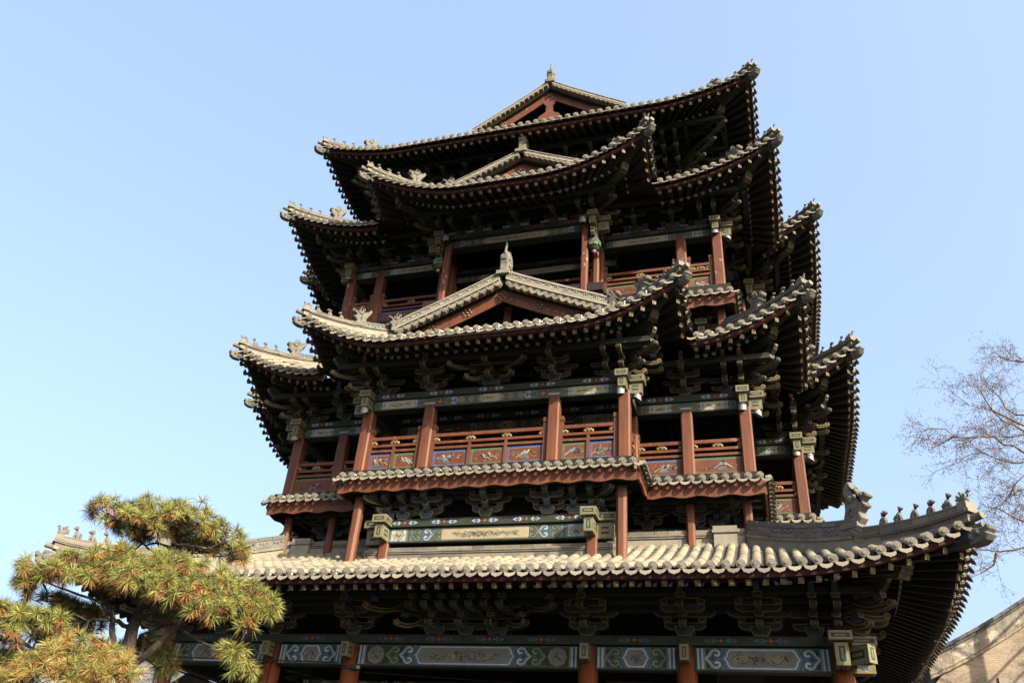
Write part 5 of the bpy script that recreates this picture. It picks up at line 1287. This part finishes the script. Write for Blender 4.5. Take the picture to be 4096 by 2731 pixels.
for l in LIMBS[1:]:
    pts=[];rs=[]
    for (a,d,b,r),(a2,d2,b2,r2) in zip(l,l[1:]):
        for j in range(3): t=j/3; pts.append((lerp(a,a2,t)+rp.gauss(0,.008),lerp(d,d2,t)+rp.gauss(0,.008),lerp(b,b2,t)+rp.gauss(0,.008))); rs.append(lerp(r,r2,t))
    pts.append(l[-1][:3]); rs.append(l[-1][3]); bk.tube(pts,rs,'bark',7)
allp=[q[:3] for l in LIMBS for q in l[2:]]
cr=MB()
def needle(c,dv,L,wd,k):
    s_=dv.cross(Vector((rp.uniform(-1,1),rp.uniform(-1,1),rp.uniform(-1,1)))).normalized()*wd
    e=c+dv*L+Vector((0,0,-.10*L*L/.12)); m_=c+dv*(L*.5)
    b=len(cr.v); cr.v+= [tuple(c+s_*.6),tuple(c-s_*.6),tuple(m_+s_),tuple(m_-s_),tuple(e)]
    i=cr.mi(k)
    cr.f+=[[b,b+1,b+3,b+2],[b+2,b+3,b+4]]; cr.m+=[i,i]; cr.sm+=[False,False]
def tuft(c,ax,n,L,st):
    x=ax.cross(Vector((.3,.2,1))).normalized(); y=ax.cross(x)
    sh=rp.gauss(0,.16); L*=rp.uniform(.88,1.18)
    rust=rp.random()<{'g':.30,'y':.5,'b':.75,'d':.25,'h':.15}[st]
    for i in range(n):
        th=math.acos(1-rp.random()*1.15); ph=rp.uniform(0,6.283)
        dv=ax*math.cos(th)+(x*math.cos(ph)+y*math.sin(ph))*math.sin(th)
        q=rp.random()
        if st=='y': k='ndl_y' if q<.42 else ('ndl_o' if q<.58 else ('ndl_a' if q<.88 else 'ndl_b'))
        elif st=='d': k='ndl_d' if q<.75 else 'ndl_b'
        else: k='ndl_a' if q<.50+sh else ('ndl_b' if q<.86+sh*.5 else 'ndl_d')
        needle(c,dv,L*rp.uniform(.62,1.12),.0020,k)
    if rust or rp.random()<.5:
        for i in range(int(n*(.9 if rust else .35))):
            th=rp.uniform(1.35,2.5); ph=rp.uniform(0,6.283)
            dv=(ax*math.cos(th)+(x*math.cos(ph)+y*math.sin(ph))*math.sin(th)); dv.z-=.25; dv.normalize()
            needle(c-ax*.015,dv,L*rp.uniform(.6,.95),.0024,'ndl_o' if rp.random()<.75 else 'ndl_y')
for a,d,b,ra,rb,st in PADS:
    n=int(math.pi*ra*rb/(.0041 if st!='y' else .0056))+3
    near=min(allp,key=lambda q:(q[0]-a)**2+(q[1]-d)**2+(q[2]-b)**2)
    bk.tube([near,(lerp(near[0],a,.6)+rp.gauss(0,.02),lerp(near[1],d,.6),lerp(near[2],b,.5)),(a,d,b-rb*.3)],[.012,.009,.006],'bark',5)
    for i in range(n):
        z=rp.uniform(-.45,1.0); ph=rp.uniform(0,6.283); s_=math.sqrt(max(0,1-z*z)); f=rp.uniform(.72,1.06)
        dv=Vector((s_*math.cos(ph),s_*math.sin(ph),z))
        p=Vector((a+dv.x*ra*f,d+dv.y*ra*.85*f,b+dv.z*rb*f))
        ax=(Vector((dv.x,dv.y,dv.z*.9+.55))+Vector((rp.gauss(0,.25),rp.gauss(0,.25),rp.gauss(0,.2)))).normalized()
        if st=='y' and rp.random()<.35: st2='g'
        else: st2=st
        if st=='h': ax=(Vector((rp.gauss(0,.3),-.3+rp.gauss(0,.3),-.6))).normalized()
        tuft(p,ax,74 if st!='y' else 56,.118 if st!='h' else .135,st2)
        if rp.random()<.5: bk.tube([(a+rp.gauss(0,ra*.3),d+rp.gauss(0,ra*.3),b-rb*.4),tuple(p.lerp(Vector((a,d,b)),.5)+Vector((0,0,-.03))),tuple(p)],[.006,.005,.004],'bark',4,False)
bk.build('branches',pine); cr.build('crown',pine)

# ================================================================== bare tree at the right
M['twig']=mat('bare_twig',km((.120,.078,.042)),km((.050,.034,.021)),6,.9); M['dryleaf']=mat('dry_leaf',km((.34,.20,.10)),km((.22,.13,.07)),6,.8)
BLIMBS=[[(12.76,3.37,12.58),(12.53,3.33,12.81),(12.33,3.43,12.88),(12.13,3.48,13.21),(11.65,2.85,12.93),(11.2,2.64,12.78),(11.22,3.98,13.51),(10.77,2.87,13.24),(10.42,2.73,13.2),(10.29,4.71,14.07)],[(13.09,3.93,13.51),(12.89,3.92,13.72),(12.63,4.01,13.94),(12.32,3.61,14.12),(12.1,4.09,14.49),(11.97,4.48,14.79),(11.47,3.97,15.01)],[(13.42,4.58,14.38),(13.17,4.45,14.33),(13.02,4.73,14.73),(12.92,4.66,15.11),(12.6,4.34,15.23),(12.32,3.88,15.48),(12.97,5.24,16.68)],[(12.86,3.94,12.55),(12.72,4.05,12.56),(12.43,4.06,12.65),(12.28,4.31,12.85),(11.87,3.81,12.84),(11.6,4.39,13.07),(10.96,3.83,12.51)],[(12.75,5.04,11.15),(12.47,4.92,11.25),(12.14,4.83,11.48),(11.79,4.79,11.55),(11.82,5.6,12.04)],[(12.24,3.85,9.99),(11.98,3.79,9.89),(11.54,3.85,9.88),(11.23,3.74,9.9),(10.99,3.67,9.92)],[(11.62,4.2,9.96),(11.5,4.33,9.65),(11.05,4.31,9.38)],[(14.01,5.03,16.51),(13.84,5.18,16.64),(13.58,5.13,16.67),(13.27,4.73,16.6),(13.36,5.46,17.23)],[(13.43,5.12,13.97),(13.0,5.14,13.93),(12.62,5.24,14.04)],[(11.06,3.31,13.19),(10.75,3.33,13.03),(10.31,3.18,12.73)],[(12.47,2.95,11.71),(12.27,3.1,11.56),(12.0,2.71,11.18),(12.02,3.22,11.17),(11.65,2.85,10.81)],[(12.44,3.16,11.39),(12.25,3.24,11.35),(11.99,3.38,11.24)],[(12.12,2.91,13.76),(11.97,2.77,14.1),(11.96,3.04,14.61),(11.59,2.75,14.59)]]
def bare_tree(name,label,base,limbs,seed,ntw,trunk,leafy,r0=.05,Lm=1.0):
    rb=random.Random(seed); e=empty(name,base); tag(e,label,'tree','bare winter trees'); B=Vector(base)
    mb=MB(); mb.tube([Vector(p)-B for p in trunk],[.24,.20,.16,.12][:len(trunk)],'twig',10); mb.build('trunk',e)
    tw=MB(); lf=MB()
    def leafs(p):
        for j in range(rb.randint(2,5)):
            c=p+Vector((rb.gauss(0,.05),rb.gauss(0,.05),rb.gauss(-.04,.05))); a=rb.uniform(0,3.14); L=rb.uniform(.025,.05); wd=rb.uniform(.008,.014)
            x=Vector((math.cos(a),math.sin(a),rb.uniform(-1,.2))).normalized(); y=x.cross(Vector((rb.random(),rb.random(),1))).normalized()
            lf.add([c-y*wd*.3,c+x*L*.5+y*wd,c+x*L,c+x*L*.5-y*wd],[(0,1,2,3)],'dryleaf')
    def grow(p,d,L,r,lv):
        pts=[p];rs=[r]; n=4
        for i in range(n):
            d=(d+Vector((rb.gauss(0,.22),rb.gauss(0,.22),rb.gauss(0,.16)))).normalized(); p=p+d*(L/n); pts.append(p); rs.append(r*(1-.18*(i+1)))
            if lv>0 and i>0:
                for q in range(rb.choice((1,1,2))):
                    dd=(d+Vector((rb.gauss(0,.8),rb.gauss(0,.8),rb.gauss(-.1,.6)))).normalized(); grow(p,dd,L*rb.uniform(.4,.65),max(r*.55,.0042),lv-1)
        tw.tube(pts,rs,'twig',4 if r<.012 else 6,False)
        if lv<=1 and rb.random()<leafy: leafs(p)
    for l in limbs:
        pts=[Vector(q)-B for q in l]; n=len(pts); r=r0*rb.uniform(.6,1.0)
        tw.tube(pts,[max(r*(1-.88*i/(n-1)),.007) for i in range(n)],'twig',6,False)
        for i in range(1,n):
            for q in range(ntw):
                t=rb.random(); p=pts[i-1].lerp(pts[i],t); d=((pts[i]-pts[i-1]).normalized()+Vector((rb.gauss(0,.7),rb.gauss(0,.7),rb.gauss(0,.7)))).normalized()
                grow(p,d,rb.uniform(.45,.95)*Lm,.0085,2)
    tw.build('branches',e); 
    if lf.v: lf.build('dry_leaves',e)
    return e
BFULL=[]
for i,l in enumerate(BLIMBS):
    x,y,z=l[0]; far=x>12.0
    BFULL.append(([(15.6,5.0,max(z-1.6,5.0)),(14.4,4.7,z-.5)] if far else [])+l)
    if far and i%2==0: BFULL.append([(15.6,5.0,max(z-1.6,5.0)),(16.9,5.3,z-.4)]+[(31.2-p,10.0-q,r) for p,q,r in l[:7]])
bare_tree('bare_tree','leafless tree with thin twigs and a few dry leaves at the right edge',(15.6,5.0,0),BFULL+[[(15.6,5,8),(14.5,4.5,9.2),(13.2,4.2,9.8),(12.3,4,10.0)]],11,3,[(15.6,5.0,0),(15.7,5.0,4),(15.6,5,8),(15.7,5.1,12)],.6)
bare_tree('bare_tree','small leafless tree seen under the left side beam between two red columns',(-31.2,25.0,0),[[(-31.2,25,8.0),(-31.4,25,9.2),(-32.4,25,10.2),(-33.8,25,10.9)],[(-31.2,25,8.4),(-30.8,25,9.6),(-30.2,25,10.8)],[(-29.6,25.2,7.6),(-29.1,25.2,9.6),(-28.9,25.2,11.2)]],4,2,[(-31.2,25,0),(-31.1,25,4),(-31.2,25,8.2)],0,.05,1.5)

# ================================================================== neighbouring buildings
def brick_mat(name,c1,c2,mo,sc_,bw,rh):
    m=bpy.data.materials.new(name); m.use_nodes=True; n=m.node_tree.nodes; l=m.node_tree.links; b=n['Principled BSDF']; b.inputs['Roughness'].default_value=.9
    tc=n.new('ShaderNodeTexCoord'); mp=n.new('ShaderNodeMapping'); mp.inputs['Rotation'].default_value=(R(90),0,0)
    l.new(tc.outputs['Object'],mp.inputs[0]); br=n.new('ShaderNodeTexBrick'); br.inputs['Scale'].default_value=sc_; br.inputs['Color1'].default_value=(*c1,1); br.inputs['Color2'].default_value=(*c2,1); br.inputs['Mortar'].default_value=(*mo,1)
    br.inputs['Brick Width'].default_value=bw; br.inputs['Row Height'].default_value=rh; br.inputs['Mortar Size'].default_value=.012
    nz=n.new('ShaderNodeTexNoise'); nz.inputs['Scale'].default_value=1.3; nz.inputs['Detail'].default_value=8; l.new(tc.outputs['Object'],nz.inputs[0])
    dv=n.new('ShaderNodeVectorMath'); dv.operation='ADD'
    n2=n.new('ShaderNodeTexNoise'); n2.inputs['Scale'].default_value=9; l.new(tc.outputs['Object'],n2.inputs[0]); s2=n.new('ShaderNodeVectorMath'); s2.operation='SCALE'; s2.inputs['Scale'].default_value=.03; l.new(n2.outputs['Color'],s2.inputs[0])
    l.new(mp.outputs[0],dv.inputs[0]); l.new(s2.outputs[0],dv.inputs[1]); l.new(dv.outputs[0],br.inputs[0])
    mx=n.new('ShaderNodeMixRGB'); mx.blend_type='MULTIPLY'; mx.inputs[0].default_value=.8; r=n.new('ShaderNodeValToRGB'); r.color_ramp.elements[0].position=.3; r.color_ramp.elements[0].color=(.55,.52,.5,1); r.color_ramp.elements[1].position=.65; r.color_ramp.elements[1].color=(1.1,1.08,1.05,1)
    l.new(nz.outputs[0],r.inputs[0]); l.new(br.outputs[0],mx.inputs[1]); l.new(r.outputs[0],mx.inputs[2]); l.new(mx.outputs[0],b.inputs['Base Color'])
    bp=n.new('ShaderNodeBump'); bp.inputs['Strength'].default_value=.5; bp.inputs['Distance'].default_value=.02; l.new(br.outputs['Fac'],bp.inputs['Height']); bp.invert=True; l.new(bp.outputs[0],b.inputs['Normal'])
    return m
M['gbrick']=brick_mat('weathered_brick',(.23,.185,.135),(.165,.135,.105),(.32,.275,.205),3.0,.62,.19)
M['plaster']=mat('stained_plaster',km((.215,.185,.145)),km((.125,.112,.092)),1.6,.9,.3,c3=km((.30,.27,.22)),t3=.60,s3=2.3)
M['cleanplaster']=mat('bare_plaster',km((.20,.18,.145)),km((.16,.145,.12)),2,.9,.2)
M['sidebrick']=brick_mat('side_brick_shaded',(.085,.060,.048),(.055,.042,.036),(.10,.085,.07),3.0,.62,.19)  # darker copy of the brick, with the shade of the side wall in its colour
M['groof']=face_mat('grey_roof_tile',[(.11,.115,.125),(.17,.175,.18),(.22,.225,.23)],2.0,jit=.6)
hall=empty('brick_hall',(10.0,8.0,0)); tag(hall,'brown brick hall gable with a stained plaster band behind the tower at lower right','building')
prof=[(-.12,7.96),(.6,8.30),(1.4,8.72),(2.2,9.18),(3.0,9.68),(3.9,10.35),(5.0,11.2)]
full=prof+[(10.0-x,z) for x,z in prof[-2::-1]]
mb=MB(); mb.poly([(0.0,0,0),(10,0,0),(10,0,7.2),(10,0,7.5)]+[(10-x,0,z-.45) for x,z in prof[1:]][0:]+[(x,0,z-.45) for x,z in prof[-2:0:-1]]+[(0,0,7.2)],'gbrick'); mb.build('gable_wall',hall)
mb=MB(); mb.poly([(0,0.02,0),(0,0.02,7.6),(0,16,7.6),(0,16,0)],'sidebrick'); mb.poly([(10,0.02,0),(10,0.02,7.6),(10,16,7.6),(10,16,0)],'sidebrick'); mb.build('side_wall',hall)
mb=MB()
for (a,b),(c,d) in zip(full,full[1:]):
    n=2
    for j in range(n):
        x0,z0=lerp(a,c,j/n),lerp(b,d,j/n); x1,z1=lerp(a,c,(j+1)/n),lerp(b,d,(j+1)/n); g=.004
        mb.add([(x0+g,-.14,z0-.10),(x1-g,-.14,z1-.10),(x1-g,-.14,z1-.56),(x0+g,-.14,z0-.56),(x0+g,0,z0-.10),(x1-g,0,z1-.10),(x1-g,0,z1-.56),(x0+g,0,z0-.56)],[(0,1,2,3),(3,2,6,7),(0,3,7,4),(1,5,6,2)],'plaster')
mb.build('plaster_band',hall)
mb=MB()
for (a,b),(c,d) in zip(full,full[1:]):
    for j in range(3):
        x0,z0=lerp(a,c,j/3),lerp(b,d,j/3); x1,z1=lerp(a,c,(j+1)/3),lerp(b,d,(j+1)/3); g=.006
        for y0,o0,o1 in ((-.20,-.10,-.02),(-.26,-.01,.09)):
            mb.add([(x0+g,y0,z0+o0),(x1-g,y0,z1+o0),(x1-g,y0,z1+o1),(x0+g,y0,z0+o1),(x0+g,.2,z0+o0),(x1-g,.2,z1+o0),(x1-g,.2,z1+o1),(x0+g,.2,z0+o1)],[(0,3,2,1),(3,7,6,2),(0,1,5,4),(1,2,6,5),(0,4,7,3)],'groof')
        mb.add([(x0+g,-.10,z0-.66),(x1-g,-.10,z1-.66),(x1-g,-.10,z1-.565),(x0+g,-.10,z0-.565),(x0+g,0,z0-.66),(x1-g,0,z1-.66)],[(0,1,2,3),(0,4,5,1)],'gbrick')
mb.build('verge_coping',hall)
mb=MB()
for (a,b),(c,d) in zip(full,full[1:]): mb.add([(a-.25 if a<0 else a,.2,b),(c,.2,d),(c,16,d),(a-.25 if a<0 else a,16,b)],[(0,1,2,3)],'groof')
mb.add([(-.37,-.1,7.94),(-.37,16,7.94),(0,16,7.5),(0,-.1,7.5)],[(0,1,2,3)],'sidebrick')
for j in range(60): mb.tube([(-.40,j*.26,7.90),(.6,j*.26,8.33)],.06,'groof',6)
mb.build('roof',hall)
mb=MB(); mb.box(1.75,6.0,-.05,0,6.2,7.42,'cleanplaster'); mb.build('plaster_patch',hall)

house=empty('tiled_hall',(-38,12,0)); tag(house,'low hall with a pale grey tiled roof behind the pine at the left edge','building')
mb=MB(); mb.box(-14,10.5,4,10,0,6.0,'sidebrick'); mb.build('wall',house)
mb=MB()
mb.add([(-15,3,5.6),(11.2,3,5.6),(11.2,10,10.2),(-15,10,10.2),(11.2,17,5.6),(-15,17,5.6)],[(0,1,2,3),(3,2,4,5)],'groof')
for j in range(100):
    x=-14.9+j*.26
    for q in range(10):
        t0_,t1_=q/10,(q+1)/10; mb.tube([(x,3+7*t0_,5.62+4.6*t0_+.02),(x,3+7*t1_,5.62+4.6*t1_)],[.085,.07],'groof',6,False)
mb.build('roof',house)
mb=MB(); mb.box(-15.1,11.3,9.8,10.2,10.1,10.55,'ridge'); mb.build('roof_ridge',house)
